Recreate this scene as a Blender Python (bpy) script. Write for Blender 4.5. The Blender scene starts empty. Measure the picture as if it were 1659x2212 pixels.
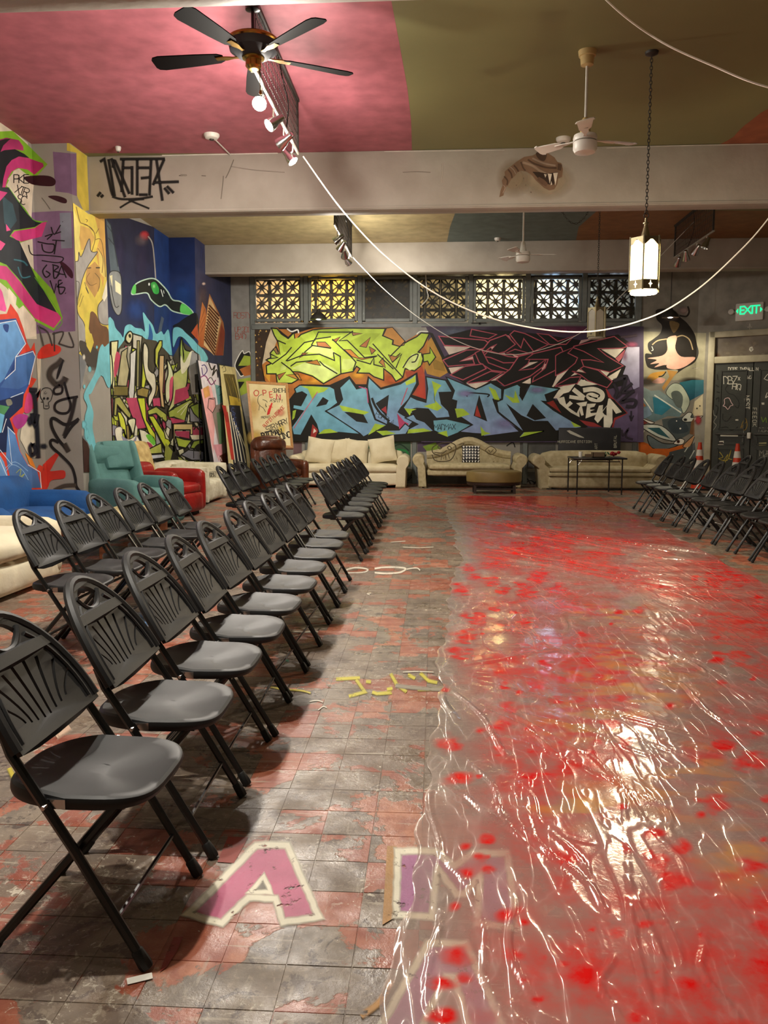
import bpy, bmesh, math, random
import numpy as np
from mathutils import Vector, Matrix
from mathutils.geometry import tessellate_polygon
R = math.radians
PI = math.pi
random.seed(7)
S = bpy.context.scene
COL = S.collection

# ------------------------------------------------------------ camera, world, exposure
F, CX, CY, CAMH = 1790.0, 829.5, 1106.0, 1.36          # focal length in pixels of the 1659x2212 frame
PSI, TH = R(3.5107), R(6.3753)
cam = bpy.data.cameras.new('camera'); camo = bpy.data.objects.new('camera', cam); COL.objects.link(camo)
camo.location = (0, 0, CAMH); camo.rotation_euler = (R(90) - TH, 0, PSI)
cam.sensor_fit = 'VERTICAL'; cam.sensor_height = 36; cam.lens = F * 36 / 2212; cam.clip_end = 100
S.camera = camo
w = bpy.data.worlds.new('world'); S.world = w; w.use_nodes = True
w.node_tree.nodes['Background'].inputs[0].default_value = (.35, .33, .3, 1)
w.node_tree.nodes['Background'].inputs[1].default_value = .05
S.view_settings.view_transform = 'Standard'; S.view_settings.look = 'None'
S.view_settings.gamma = 1; S.view_settings.use_curve_mapping = False
S.view_settings.exposure = 1.02

# ------------------------------------------------------------ pixel -> place helpers
_f = Vector((-math.sin(PSI) * math.cos(TH), math.cos(PSI) * math.cos(TH), -math.sin(TH)))
_r = Vector((math.cos(PSI), math.sin(PSI), 0)); _u = _r.cross(_f)
CAM = Vector((0, 0, CAMH))
def ray(px, py): return _r * ((px - CX) / F) - _u * ((py - CY) / F) + _f
def onz(px, py, z=0.0): q = ray(px, py); return CAM + q * ((z - CAMH) / q.z)
def ony(px, py, Y): q = ray(px, py); return CAM + q * (Y / q.y)
def onx(px, py, X): q = ray(px, py); return CAM + q * (X / q.x)
def onp(px, py, p0, n): q = ray(px, py); return CAM + q * ((p0 - CAM).dot(n) / q.dot(n))
def proj(p): v = Vector(p) - CAM; d = v.dot(_f); return CX + F * v.dot(_r) / d, CY - F * v.dot(_u) / d

# ------------------------------------------------------------ colour and materials
def lin(c): return c / 12.92 if c <= .04045 else ((c + .055) / 1.055) ** 2.4
def hx(h): return tuple(lin(int(h[i:i + 2], 16) / 255) for i in (0, 2, 4))
MATS = {}
def nd(nt, t, loc=(0, 0), **kw):
    n = nt.nodes.new(t)
    for k, v in kw.items(): setattr(n, k, v)
    return n
def mat(name, col, rough=.55, metal=0, col2=None, nscale=6, namt=.5, bump=0, bscale=40, emit=None, estr=0, coat=0, spec=.5, stretch=None):
    m = bpy.data.materials.new(name); m.use_nodes = True; nt = m.node_tree; b = nt.nodes['Principled BSDF']
    if isinstance(col, str): col = hx(col)
    b.inputs['Base Color'].default_value = (*col, 1); b.inputs['Roughness'].default_value = rough
    b.inputs['Metallic'].default_value = metal; b.inputs['Specular IOR Level'].default_value = spec
    b.inputs['Coat Weight'].default_value = coat
    tc = nd(nt, 'ShaderNodeTexCoord'); src = tc.outputs['Object']
    if stretch:
        mp = nd(nt, 'ShaderNodeMapping'); mp.inputs['Scale'].default_value = stretch
        nt.links.new(src, mp.inputs[0]); src = mp.outputs[0]
    c2 = hx(col2) if isinstance(col2, str) else (col2 or tuple(c * .72 for c in col))
    n = nd(nt, 'ShaderNodeTexNoise'); n.inputs['Scale'].default_value = nscale; n.inputs['Detail'].default_value = 6
    nt.links.new(src, n.inputs['Vector'])
    mr = nd(nt, 'ShaderNodeMapRange'); mr.inputs[1].default_value = .35; mr.inputs[2].default_value = .72; mr.inputs[4].default_value = namt
    nt.links.new(n.outputs[0], mr.inputs[0])
    mx = nd(nt, 'ShaderNodeMix', data_type='RGBA'); mx.inputs[6].default_value = (*col, 1); mx.inputs[7].default_value = (*c2, 1)
    nt.links.new(mr.outputs[0], mx.inputs[0]); nt.links.new(mx.outputs[2], b.inputs['Base Color'])
    if bump:
        n2 = nd(nt, 'ShaderNodeTexNoise'); n2.inputs['Scale'].default_value = bscale; n2.inputs['Detail'].default_value = 4
        nt.links.new(src, n2.inputs['Vector'])
        bp = nd(nt, 'ShaderNodeBump'); bp.inputs['Strength'].default_value = bump; bp.inputs['Distance'].default_value = .02
        nt.links.new(n2.outputs[0], bp.inputs['Height']); nt.links.new(bp.outputs[0], b.inputs['Normal'])
    if emit:
        b.inputs['Emission Color'].default_value = (*(hx(emit) if isinstance(emit, str) else emit), 1); b.inputs['Emission Strength'].default_value = estr
    MATS[name] = m
    return m
def paint_mat(name, rough=.6, worn=False):
    """reads the colour attribute of the painted shapes; alpha gives the soft edge of spray paint"""
    m = bpy.data.materials.new(name); m.use_nodes = True; nt = m.node_tree; b = nt.nodes['Principled BSDF']
    a = nd(nt, 'ShaderNodeVertexColor'); a.layer_name = 'Col'
    n = nd(nt, 'ShaderNodeTexNoise'); n.inputs['Scale'].default_value = 5; n.inputs['Detail'].default_value = 7
    g = nd(nt, 'ShaderNodeNewGeometry'); nt.links.new(g.outputs['Position'], n.inputs['Vector'])
    mr = nd(nt, 'ShaderNodeMapRange'); mr.inputs[1].default_value = .3; mr.inputs[2].default_value = .7; mr.inputs[3].default_value = .78; mr.inputs[4].default_value = 1.14
    nt.links.new(n.outputs[0], mr.inputs[0])
    mx = nd(nt, 'ShaderNodeMix', data_type='RGBA', blend_type='MULTIPLY'); mx.inputs[0].default_value = 1
    nt.links.new(a.outputs[0], mx.inputs[6]); nt.links.new(mr.outputs[0], mx.inputs[7])
    nt.links.new(mx.outputs[2], b.inputs['Base Color'])
    if name != 'paint_solid': nt.links.new(a.outputs[1], b.inputs['Alpha'])
    if worn:                                                   # chips and cracks let the floor show through
        n2 = nd(nt, 'ShaderNodeTexNoise'); n2.inputs['Scale'].default_value = 16; n2.inputs['Detail'].default_value = 10; n2.inputs['Roughness'].default_value = .72
        nt.links.new(g.outputs['Position'], n2.inputs['Vector'])
        m2 = nd(nt, 'ShaderNodeMapRange'); m2.inputs[1].default_value = .36; m2.inputs[2].default_value = .42; nt.links.new(n2.outputs[0], m2.inputs[0])
        mm = nd(nt, 'ShaderNodeMath', operation='MULTIPLY'); nt.links.new(a.outputs[1], mm.inputs[0]); nt.links.new(m2.outputs[0], mm.inputs[1]); nt.links.new(mm.outputs[0], b.inputs['Alpha'])
        bp = nd(nt, 'ShaderNodeBump'); bp.inputs['Strength'].default_value = .35; bp.inputs['Distance'].default_value = .01; nt.links.new(n2.outputs[0], bp.inputs['Height']); nt.links.new(bp.outputs[0], b.inputs['Normal'])
    b.inputs['Roughness'].default_value = rough; b.inputs['Specular IOR Level'].default_value = .35
    MATS[name] = m
    return m

# ------------------------------------------------------------ mesh builder
class MB:
    def __init__(s): s.v = []; s.f = []
    def add(s, vs, fs, M=None):
        o = len(s.v)
        s.v += [tuple(M @ Vector(p)) if M else tuple(p) for p in vs]
        s.f += [tuple(i + o for i in f) for f in fs]
        return s
    def bm(s, bm, M=None):
        bm.verts.ensure_lookup_table()
        for i, v in enumerate(bm.verts): v.index = i
        s.add([v.co.copy() for v in bm.verts], [[v.index for v in f.verts] for f in bm.faces], M); bm.free(); return s
    def box(s, x0, x1, y0, y1, z0, z1, M=None):
        vs = [(x, y, z) for x in (x0, x1) for y in (y0, y1) for z in (z0, z1)]
        return s.add(vs, [(0, 1, 3, 2), (4, 6, 7, 5), (0, 4, 5, 1), (2, 3, 7, 6), (0, 2, 6, 4), (1, 5, 7, 3)], M)
    def rbox(s, x0, x1, y0, y1, z0, z1, r=.02, seg=3, M=None):
        b = bmesh.new(); bmesh.ops.create_cube(b, size=1)
        for v in b.verts: v.co = Vector(((x0 + x1) / 2 + v.co.x * (x1 - x0), (y0 + y1) / 2 + v.co.y * (y1 - y0), (z0 + z1) / 2 + v.co.z * (z1 - z0)))
        r = min(r, .49 * min(abs(x1 - x0), abs(y1 - y0), abs(z1 - z0)))
        bmesh.ops.bevel(b, geom=b.edges[:], offset=r, segments=seg, profile=.5, affect='EDGES')
        return s.bm(b, M)
    def soft(s, x0, x1, y0, y1, z0, z1, r=.06, puff=.03, n=9, M=None):
        """an upholstered block: rounded box whose faces swell a little"""
        b = bmesh.new(); bmesh.ops.create_cube(b, size=2); bmesh.ops.subdivide_edges(b, edges=b.edges[:], cuts=n, use_grid_fill=True)
        hx_, hy, hz = (x1 - x0) / 2, (y1 - y0) / 2, (z1 - z0) / 2; c = Vector(((x0 + x1) / 2, (y0 + y1) / 2, (z0 + z1) / 2)); r = min(r, .9 * min(hx_, hy, hz))
        for v in b.verts:
            u = v.co.copy(); p = Vector((u.x * hx_, u.y * hy, u.z * hz))
            q = Vector((max(-hx_ + r, min(hx_ - r, p.x)), max(-hy + r, min(hy - r, p.y)), max(-hz + r, min(hz - r, p.z))))
            d = p - q
            if d.length > 1e-6: p = q + d.normalized() * r
            k = [1 - abs(t) ** 2.2 for t in u]
            for i, (a, bb) in enumerate(((1, 2), (0, 2), (0, 1))):
                if abs(u[i]) > .999: p[i] += math.copysign(puff * max(0, k[a]) * max(0, k[bb]), u[i])
            v.co = c + p
        return s.bm(b, M)
    def pillow(s, w, h, t, n=10, M=None):
        """square cushion in the local xz plane, thickness along y"""
        vs = []; fs = []
        for side in (1, -1):
            o = len(vs)
            for i in range(n + 1):
                for j in range(n + 1):
                    a, c = 2 * i / n - 1, 2 * j / n - 1
                    e = max(0, (1 - a ** 4) * (1 - c ** 4)) ** .6
                    k = 1 - .07 * (1 - abs(a)) * abs(c) ** 3; k2 = 1 - .07 * (1 - abs(c)) * abs(a) ** 3
                    vs.append((a * w / 2 * k2, side * t / 2 * e, c * h / 2 * k))
            for i in range(n):
                for j in range(n):
                    q = [o + i * (n + 1) + j, o + (i + 1) * (n + 1) + j, o + (i + 1) * (n + 1) + j + 1, o + i * (n + 1) + j + 1]
                    fs.append(q if side < 0 else q[::-1])
        return s.add(vs, fs, M)
    def tube(s, pts, r, n=8, cap=True, M=None, closed=False):
        pts = [Vector(p) for p in pts]; vs = []; fs = []; N = len(pts)
        rr = r if isinstance(r, (list, tuple)) else [r] * N
        up = None
        for i, p in enumerate(pts):
            if closed: t = pts[(i + 1) % N] - pts[i - 1]
            else: t = pts[min(i + 1, N - 1)] - pts[max(i - 1, 0)]
            t.normalize()
            if up is None: up = t.orthogonal().normalized()
            up = (up - t * up.dot(t))
            up = up.normalized() if up.length > 1e-6 else t.orthogonal().normalized()
            b = t.cross(up)
            for k in range(n): a = 2 * PI * k / n; vs.append(p + (up * math.cos(a) + b * math.sin(a)) * rr[i])
        for i in range(N if closed else N - 1):
            for k in range(n):
                j = (i + 1) % N
                fs.append((i * n + k, i * n + (k + 1) % n, j * n + (k + 1) % n, j * n + k))
        if cap and not closed: fs += [tuple(range(n))[::-1], tuple((N - 1) * n + k for k in range(n))]
        return s.add(vs, fs, M)
    def lathe(s, prof, n=20, M=None):
        """profile (radius, z) turned about z"""
        vs = []; fs = []
        for (r, z) in prof:
            for k in range(n): a = 2 * PI * k / n; vs.append((r * math.cos(a), r * math.sin(a), z))
        for i in range(len(prof) - 1):
            for k in range(n): fs.append((i * n + k, i * n + (k + 1) % n, (i + 1) * n + (k + 1) % n, (i + 1) * n + k))
        if prof[0][0] > 1e-5: fs.append(tuple(range(n))[::-1])
        if prof[-1][0] > 1e-5: fs.append(tuple((len(prof) - 1) * n + k for k in range(n)))
        return s.add(vs, fs, M)
    def prism(s, poly, z0, z1, M=None):
        """polygon in xy extruded along z"""
        n = len(poly); vs = [(x, y, z0) for x, y in poly] + [(x, y, z1) for x, y in poly]
        tri = tessellate_polygon([[Vector((x, y, 0)) for x, y in poly]])
        fs = [tuple(t) for t in tri] + [tuple(i + n for i in t)[::-1] for t in tri]
        fs += [(i, (i + 1) % n, (i + 1) % n + n, i + n) for i in range(n)]
        return s.add(vs, fs, M)
    def rings(s, rings, cap0=True, cap1=True, M=None):
        n = len(rings[0]); vs = [p for r in rings for p in r]; fs = []
        for i in range(len(rings) - 1):
            for k in range(n): fs.append((i * n + k, i * n + (k + 1) % n, (i + 1) * n + (k + 1) % n, (i + 1) * n + k))
        if cap0: fs.append(tuple(range(n))[::-1])
        if cap1: fs.append(tuple((len(rings) - 1) * n + k for k in range(n)))
        return s.add(vs, fs, M)
    def mesh(s, name, m, smooth=True):
        me = bpy.data.meshes.new(name); me.from_pydata(s.v, [], s.f)
        b = bmesh.new(); b.from_mesh(me); bmesh.ops.remove_doubles(b, verts=b.verts[:], dist=1e-5); bmesh.ops.recalc_face_normals(b, faces=b.faces[:]); b.to_mesh(me); b.free()
        if m is not None: me.materials.append(MATS[m] if isinstance(m, str) else m)
        if smooth:
            me.polygons.foreach_set('use_smooth', [True] * len(me.polygons)); me.update()
            try: me.set_sharp_from_angle(angle=R(38))
            except Exception: pass
        return me
    def build(s, name, m, parent=None, smooth=True, loc=(0, 0, 0), rz=0):
        o = bpy.data.objects.new(name, s.mesh(name, m, smooth)); COL.objects.link(o)
        o.location = loc; o.rotation_euler = (0, 0, rz)
        if parent: o.parent = parent
        return o
def tag(o, label=None, cat=None, group=None, kind=None):
    if label: o['label'] = label
    if cat: o['category'] = cat
    if group: o['group'] = group
    if kind: o['kind'] = kind
    return o
def thing(name, label, cat, loc=(0, 0, 0), rz=0, group=None):
    o = bpy.data.objects.new(name, None); COL.objects.link(o); o.empty_display_size = .1
    o.location = loc; o.rotation_euler = (0, 0, rz)
    return tag(o, label, cat, group)
def copy_tree(o, parent=None):
    c = o.copy(); COL.objects.link(c); c.parent = parent
    for ch in list(o.children): copy_tree(ch, c)
    return c
def inst(name, me, parent=None, loc=(0, 0, 0), rot=(0, 0, 0), scale=(1, 1, 1)):
    o = bpy.data.objects.new(name, me); COL.objects.link(o); o.location = loc; o.rotation_euler = rot; o.scale = scale
    if parent: o.parent = parent
    return o
def Tm(x=0, y=0, z=0, rx=0, ry=0, rz=0):
    return Matrix.Translation((x, y, z)) @ Matrix.Rotation(rz, 4, 'Z') @ Matrix.Rotation(ry, 4, 'Y') @ Matrix.Rotation(rx, 4, 'X')
def curve_plate(outline, holes, depth, bevel=0.0, res=1):
    """flat plate with holes cut through it (xy outline), returned as a mesh"""
    cu = bpy.data.curves.new('plate', 'CURVE'); cu.dimensions = '2D'; cu.fill_mode = 'BOTH'
    cu.extrude = depth / 2 - bevel; cu.bevel_depth = bevel; cu.bevel_resolution = res
    for pts in [outline] + holes:
        sp = cu.splines.new('POLY'); sp.points.add(len(pts) - 1); sp.use_cyclic_u = True
        for p, q in zip(sp.points, pts): p.co = (q[0], q[1], 0, 1)
    o = bpy.data.objects.new('plate', cu); COL.objects.link(o)
    dg = bpy.context.evaluated_depsgraph_get(); me = bpy.data.meshes.new_from_object(o.evaluated_get(dg))
    bpy.data.objects.remove(o); bpy.data.curves.remove(cu)
    return me
def text_mb(txt, size, M, depth=.004, align='CENTER'):
    cu = bpy.data.curves.new('txt', 'FONT'); cu.body = txt; cu.size = size; cu.align_x = align; cu.align_y = 'CENTER'; cu.extrude = depth; cu.resolution_u = 3
    o = bpy.data.objects.new('txt', cu); COL.objects.link(o)
    dg = bpy.context.evaluated_depsgraph_get(); me = bpy.data.meshes.new_from_object(o.evaluated_get(dg))
    b = MB(); b.add([v.co.copy() for v in me.vertices], [tuple(p.vertices) for p in me.polygons], M)
    bpy.data.objects.remove(o); bpy.data.curves.remove(cu); bpy.data.meshes.remove(me)
    return b
def arc(cx, cy, rx, ry, a0, a1, n): return [(cx + rx * math.cos(R(a0 + (a1 - a0) * i / n)), cy + ry * math.sin(R(a0 + (a1 - a0) * i / n))) for i in range(n + 1)]
def crom(pts, closed=False, k=5):
    n = len(pts); out = []
    if n < 3: return list(pts)
    for i in range(n if closed else n - 1):
        g = (lambda j: pts[j % n]) if closed else (lambda j: pts[max(0, min(n - 1, j))])
        a, b, c, d = g(i - 1), g(i), g(i + 1), g(i + 2)
        for t in range(k):
            t = t / k
            out.append(tuple(.5 * (2 * b[m] + (c[m] - a[m]) * t + (2 * a[m] - 5 * b[m] + 4 * c[m] - d[m]) * t * t + (3 * b[m] - a[m] - 3 * c[m] + d[m]) * t ** 3) for m in range(len(b))))
    if not closed: out.append(tuple(pts[-1]))
    return out

# ------------------------------------------------------------ spray paint on the walls
class Surf:
    """one flat painted surface: where it lies, which way it faces, its pixel limits"""
    def __init__(s, p0, n, lim=None):
        s.p0 = Vector(p0); s.n = Vector(n).normalized(); s.lim = lim or []; s.v = []; s.f = []; s.c = []; s.k = 0
    def build(s, name, parent, m='paint'):
        if not s.f: return None
        me = bpy.data.meshes.new(name); me.from_pydata(s.v, [], s.f)
        ca = me.color_attributes.new('Col', 'FLOAT_COLOR', 'POINT')
        ca.data.foreach_set('color', [x for c in s.c for x in c]); me.materials.append(MATS[m])
        if m == 'paint':
            me.materials.append(MATS['paint_solid'])
            me.polygons.foreach_set('material_index', [1 if all(s.c[i][3] > .999 for i in f) else 0 for f in s.f])
        o = bpy.data.objects.new(name, me); COL.objects.link(o)
        if parent: o.parent = parent
        return o
def halfplane(a, b, keep):
    """pixel line through the projections of a and b; keep the side of pixel keep"""
    (x0, y0), (x1, y1) = proj(a), proj(b)
    A, B = y1 - y0, x0 - x1; C_ = -(A * x0 + B * y0); sg = 1 if A * keep[0] + B * keep[1] + C_ > 0 else -1
    return (A * sg, B * sg, C_ * sg)
def clip(poly, hp):
    A, B, C_ = hp; out = []
    for i in range(len(poly)):
        p, q = poly[i], poly[(i + 1) % len(poly)]
        dp, dq = A * p[0] + B * p[1] + C_, A * q[0] + B * q[1] + C_
        if dp >= 0: out.append(p)
        if (dp > 0 > dq) or (dp < 0 < dq):
            t = dp / (dp - dq); out.append(tuple(p[i2] + (q[i2] - p[i2]) * t for i2 in range(6)))
    return out
class Painter:
    def __init__(s, surfs, ox=0, oy=0, sc=1.0): s.surfs = surfs; s.k = (ox, oy, sc)
    def put(s, polys):
        """polys: lists of (x, y, r, g, b, a) in pixels"""
        for sf in s.surfs:
            sf.k += 1; off = .0008 + sf.k * .00005; done = False
            for pl in polys:
                q = pl
                for hp in sf.lim:
                    q = clip(q, hp)
                    if len(q) < 3: break
                if len(q) < 3: continue
                o = len(sf.v)
                for p in q:
                    sf.v.append(tuple(onp(p[0], p[1], sf.p0, sf.n) + sf.n * off)); sf.c.append(p[2:6])
                sf.f.append(tuple(range(o, o + len(q))))
    def P(s, t): a, b, c = s.k; return (a + t[0] / c, b + t[1] / c)
    def fill(s, pts, col, smooth=False):
        pts = [s.P(p) for p in pts]
        if smooth: pts = crom(pts, True, 4)
        if '>' in col:
            c0, c1 = (hx(c) for c in col.split('>')); ys = [p[1] for p in pts]; a, b = min(ys), max(ys)
            cc = [tuple(c0[i] + (c1[i] - c0[i]) * (p[1] - a) / max(b - a, 1e-6) for i in range(3)) for p in pts]
        else: cc = [hx(col)] * len(pts)
        tri = tessellate_polygon([[Vector((x, y, 0)) for x, y in pts]])
        s.put([[(*pts[i], *cc[i], 1.0) for i in t] for t in tri])
    def stroke(s, pts, wd, col, smooth=False, soft=False, closed=False, taper=False):
        wd = wd / s.k[2]; pts = [s.P(p) for p in pts]
        if smooth: pts = crom(pts, closed, 5)
        if closed: pts = pts + [pts[0]]
        c = hx(col); L = []; N = len(pts)
        for i, p in enumerate(pts):
            a, b = pts[max(i - 1, 0)], pts[min(i + 1, N - 1)]
            if closed and i in (0, N - 1): a, b = pts[N - 2], pts[1]
            if closed or 0 < i < N - 1:
                d1 = Vector((p[0] - a[0], p[1] - a[1])); d2 = Vector((b[0] - p[0], b[1] - p[1]))
                if d1.length > 1e-6: d1.normalize()
                if d2.length > 1e-6: d2.normalize()
                t = d1 + d2
                if t.length < .3: t = d1
                t.normalize(); k = 1 / max(.5, abs(Vector((-t.y, t.x)).dot(Vector((-d1.y, d1.x)))))
            else: t = Vector((b[0] - a[0], b[1] - a[1])); k = 1; t = t.normalized() if t.length > 1e-9 else Vector((1, 0))
            ww = wd * k * ((.35 + .65 * math.sin(PI * min(1, max(0, i / (N - 1))))) if taper else 1)
            nx, ny = -t.y * ww / 2, t.x * ww / 2
            if soft: L.append([(p[0] + nx * 1.5, p[1] + ny * 1.5, *c, 0.), (p[0] + nx * .55, p[1] + ny * .55, *c, 1.), (p[0] - nx * .55, p[1] - ny * .55, *c, 1.), (p[0] - nx * 1.5, p[1] - ny * 1.5, *c, 0.)])
            else: L.append([(p[0] + nx, p[1] + ny, *c, 1.), (p[0] - nx, p[1] - ny, *c, 1.)])
        out = []
        for i in range(N - 1):
            for j in range(len(L[0]) - 1):
                a, b, c_, d = L[i][j], L[i][j + 1], L[i + 1][j + 1], L[i + 1][j]
                out += [[a, b, c_], [a, c_, d]]
        s.put(out)
    def blob(s, x, y, rx, ry, col, a=1.0, hard=.25):
        """soft spray patch"""
        c = hx(col); x, y = s.P((x, y)); rx /= s.k[2]; ry /= s.k[2]; out = []; n = 18
        for i in range(n):
            t0, t1 = 2 * PI * i / n, 2 * PI * (i + 1) / n
            e = lambda t, k: (x + rx * k * math.cos(t), y + ry * k * math.sin(t))
            p, q, u, v = e(t0, hard), e(t1, hard), e(t1, 1), e(t0, 1)
            out.append([(x, y, *c, a), (*p, *c, a), (*q, *c, a)])
            out += [[(*p, *c, a), (*v, *c, 0.), (*u, *c, 0.)], [(*p, *c, a), (*u, *c, 0.), (*q, *c, a)]]
        s.put(out)
    def text(s, txt, x, y, h, col, wd, dx=.72, ang=0, slant=0):
        """hand lettering, x,y = lower left corner"""
        ca, sa = math.cos(R(ang)), math.sin(R(ang)); cx = 0
        for ch in txt:
            for st in FONT.get(ch.upper(), []):
                pts = []
                for (a, b) in st:
                    X = (cx + (a / 4) * .62 + slant * b / 6) * h; Y = -(b / 6) * h
                    pts.append((x + X * ca - Y * sa, y + X * sa + Y * ca))
                s.stroke(pts, wd, col)
            cx += dx if ch != ' ' else dx * .6
    def dsl(s, txt):
        for ln in txt.strip().splitlines():
            t = ln.split()
            if not t or t[0].startswith('#'): continue
            op = t[0]
            nums = lambda a: [tuple(float(q) for q in p.split(',')) for p in a]
            if op == 'f': s.fill(nums(t[2:]), t[1])
            elif op == 'g': s.fill(nums(t[2:]), t[1], True)
            elif op == 'o':                                    # fill with outline: o fill line width pts
                s.fill(nums(t[4:]), t[1]); s.stroke(nums(t[4:]), float(t[3]), t[2], closed=True)
            elif op == 'q':                                    # the same with rounded outline
                s.fill(nums(t[4:]), t[1], True); s.stroke(nums(t[4:]), float(t[3]), t[2], smooth=True, closed=True)
            elif op == 's': s.stroke(nums(t[3:]), float(t[2]), t[1])
            elif op == 'c': s.stroke(nums(t[3:]), float(t[2]), t[1], smooth=True)
            elif op == 'S': s.stroke(nums(t[3:]), float(t[2]), t[1], smooth=True, soft=True)
            elif op == 't': s.stroke(nums(t[3:]), float(t[2]), t[1], smooth=True, taper=True)
            elif op == 'W':                                    # hand-brushed closed line
                q = nums(t[3:]); z = []; rj = random.Random(len(q))
                for a_, b_ in zip(q, q[1:] + q[:1]):
                    k_ = max(2, int(math.hypot(b_[0] - a_[0], b_[1] - a_[1]) / 22))
                    z += [(a_[0] + (b_[0] - a_[0]) * i / k_ + rj.uniform(-2.2, 2.2), a_[1] + (b_[1] - a_[1]) * i / k_ + rj.uniform(-2.2, 2.2)) for i in range(k_)]
                s.stroke(z, float(t[2]), t[1], soft=True, closed=True)
            elif op == 'b': x, y, rx, ry = (float(q) for q in t[2].split(',')); s.blob(x, y, rx, ry, t[1], float(t[3]) if len(t) > 3 else 1, float(t[4]) if len(t) > 4 else .25)
def _font(d):
    out = {}
    for ln in d.split():
        out[ln[0]] = [[(int(p[0]), int(p[1])) for p in (st[i:i + 2] for i in range(0, len(st), 2))] for st in ln[2:].split('|')]
    return out
FONT = _font('''A:002640|1232 B:0006264435331303|334240300000 C:4536160501103041 D:000626444230 E:46060040|0333 F:460600|0333 G:453616050110304143 H:0006|4046|0343 I:0040|2026|0646
J:46410030 K:0006|460340 L:060040 M:00062346 N:0600 O:10010516364541301000 P:0006364544330333 Q:1001051636454130|2240 R:0006364544330333|2340 S:4536160504133342413010 T:0646|2620 U:060110304146
V:062046 W:0610233046 X:0046|0640 Y:062346|2320 Z:06460040 0:10010516364541301000 1:152620|1030 2:05163645430040 3:0616364534234230 4:360242|3630 5:460604344240 6:4526050110304142330302 7:064610
8:10304133150516364533130101 9:00304536160403334 X:0046|0640 !:2622|2120 .:2021 -:1333'''.replace('N:0600', 'N:00064046').replace('M:00062346', 'M:0006234640').replace('9:00304536160403334', '9:004136160403334'.replace('004136160403334', '00304136160403133344')).replace('5:460604344240', '5:460603334130').replace('3:0616364534234230', '3:0616364423423000'))

# ------------------------------------------------------------ materials
paint_mat('paint'); paint_mat('paint_solid'); paint_mat('gloss_paint', .4, True)
mat('plaster', '9a958b', .7, col2='857f74', nscale=1.5, namt=.7, bump=.15, bscale=14)
mat('beam_plaster', 'aaa296', .65, col2='938a7c', nscale=2.2, namt=.7, bump=.2, bscale=9)
mat('ceiling_paint', '7e7b50', .6, col2='716e48', nscale=1, namt=.6, bump=.08, bscale=6)
mat('frame_paint', '6f7470', .5, col2='565a56', nscale=8, namt=.6, bump=.1)
mat('block', '3a3028', .9, col2='241e1a', nscale=9, bump=.2)
mat('grout', '6e675c', .8, col2='2c2825', nscale=14, bump=.3)
mat('exterior', 'd8cdb4', .8, col2='c4b591', nscale=2)
mat('black_plastic', '1d1d1e', .5, col2='171718', nscale=120, namt=.5, bump=.06, bscale=700, spec=.4)
mat('black_metal', '0c0c0d', .28, col2='060606', nscale=30, spec=.6)
mat('rubber', '141414', .6)
mat('chrome', 'c8c8c8', .18, metal=1, col2='a8a8a8')
mat('brass', 'b08a42', .25, metal=1, col2='7d5f28', nscale=12)
mat('old_brass', '8f8568', .35, metal=.8, col2='6a6046', nscale=14)
mat('white_metal', 'd8d5cc', .4, col2='bdb8aa', nscale=5)
mat('cream_metal', 'c9b078', .45, col2='a98f5a', nscale=5)
mat('dark_steel', '3b3833', .5, metal=.3, col2='262420', nscale=10)
mat('wire_white', 'efe9dc', .5)
mat('wood', '7a4526', .45, col2='4e2a16', nscale=4, namt=.9, bump=.1, stretch=(1, 1, 8))
mat('dark_wood', '2a1712', .4, col2='180d0a', nscale=5, stretch=(1, 1, 6))
mat('fan_blade', '0f0b0a', .75, col2='0a0706', nscale=5, spec=.05)
mat('rail_metal', '8e8a80', .45, col2='75716a', nscale=8)
mat('light_wood', 'b88850', .5, col2='8c6034', nscale=6, stretch=(6, 1, 6))
mat('cream_fabric', 'd9ceb0', .85, col2='bfb08c', nscale=3.5, namt=.8, bump=.25, bscale=60)
mat('cream_slip', 'dfd6bb', .85, col2='c9bd9c', nscale=3, namt=.6, bump=.3, bscale=12)
mat('damask', 'bcae8a', .8, col2='a3946e', nscale=16, namt=1, bump=.2, bscale=50)
mat('damask_two', 'b4a686', .8, col2='988a66', nscale=9, namt=1, bump=.25, bscale=30)
mat('teal_fabric', '5d8a85', .9, col2='47706e', nscale=5, namt=.7, bump=.2, bscale=90)
mat('red_leather', 'a01f1c', .3, col2='6f0f10', nscale=5, namt=.8, bump=.35, bscale=14)
mat('blue_velvet', '0f4f8c', .8, col2='08305c', nscale=3, namt=.8, bump=.15, bscale=30)
mat('brown_leather', '5a2d17', .3, col2='2c140b', nscale=5, namt=.9, bump=.25, bscale=25)
mat('white_sofa', 'd8d2bc', .75, col2='b4aa8c', nscale=6, namt=.8, bump=.5, bscale=26)
mat('yellow_fabric', 'cdb478', .8, col2='9a7c44', nscale=7, namt=1, bump=.3)
mat('olive_leather', '7d6a3c', .45, col2='63522c', nscale=6, bump=.1)
mat('board_black', '15151a', .5, col2='26252a', nscale=4, namt=.8)
mat('board_cream', 'dccfa0', .6, col2='b9a76c', nscale=3, namt=.9)
mat('door_green', '2f3128', .55, col2='20221c', nscale=4, namt=.8, bump=.15)
mat('door_frame', 'b7ae94', .55, col2='958b70', nscale=6, namt=.7)
mat('transom', '4a3c30', .5, col2='8a7c68', nscale=2.4, namt=.9)
mat('orange_cone', 'd8411c', .5, col2='b5300f', nscale=4)
mat('white_band', 'ded8cc', .45)
mat('lamp_glass', 'fff2cf', .4, emit=(1, .84, .55), estr=7)
mat('lamp_glass_off', 'a8a494', .3, col2='8c8878', nscale=8)
mat('bulb', 'ffffff', .3, emit=(1, .93, .8), estr=30)
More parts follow.
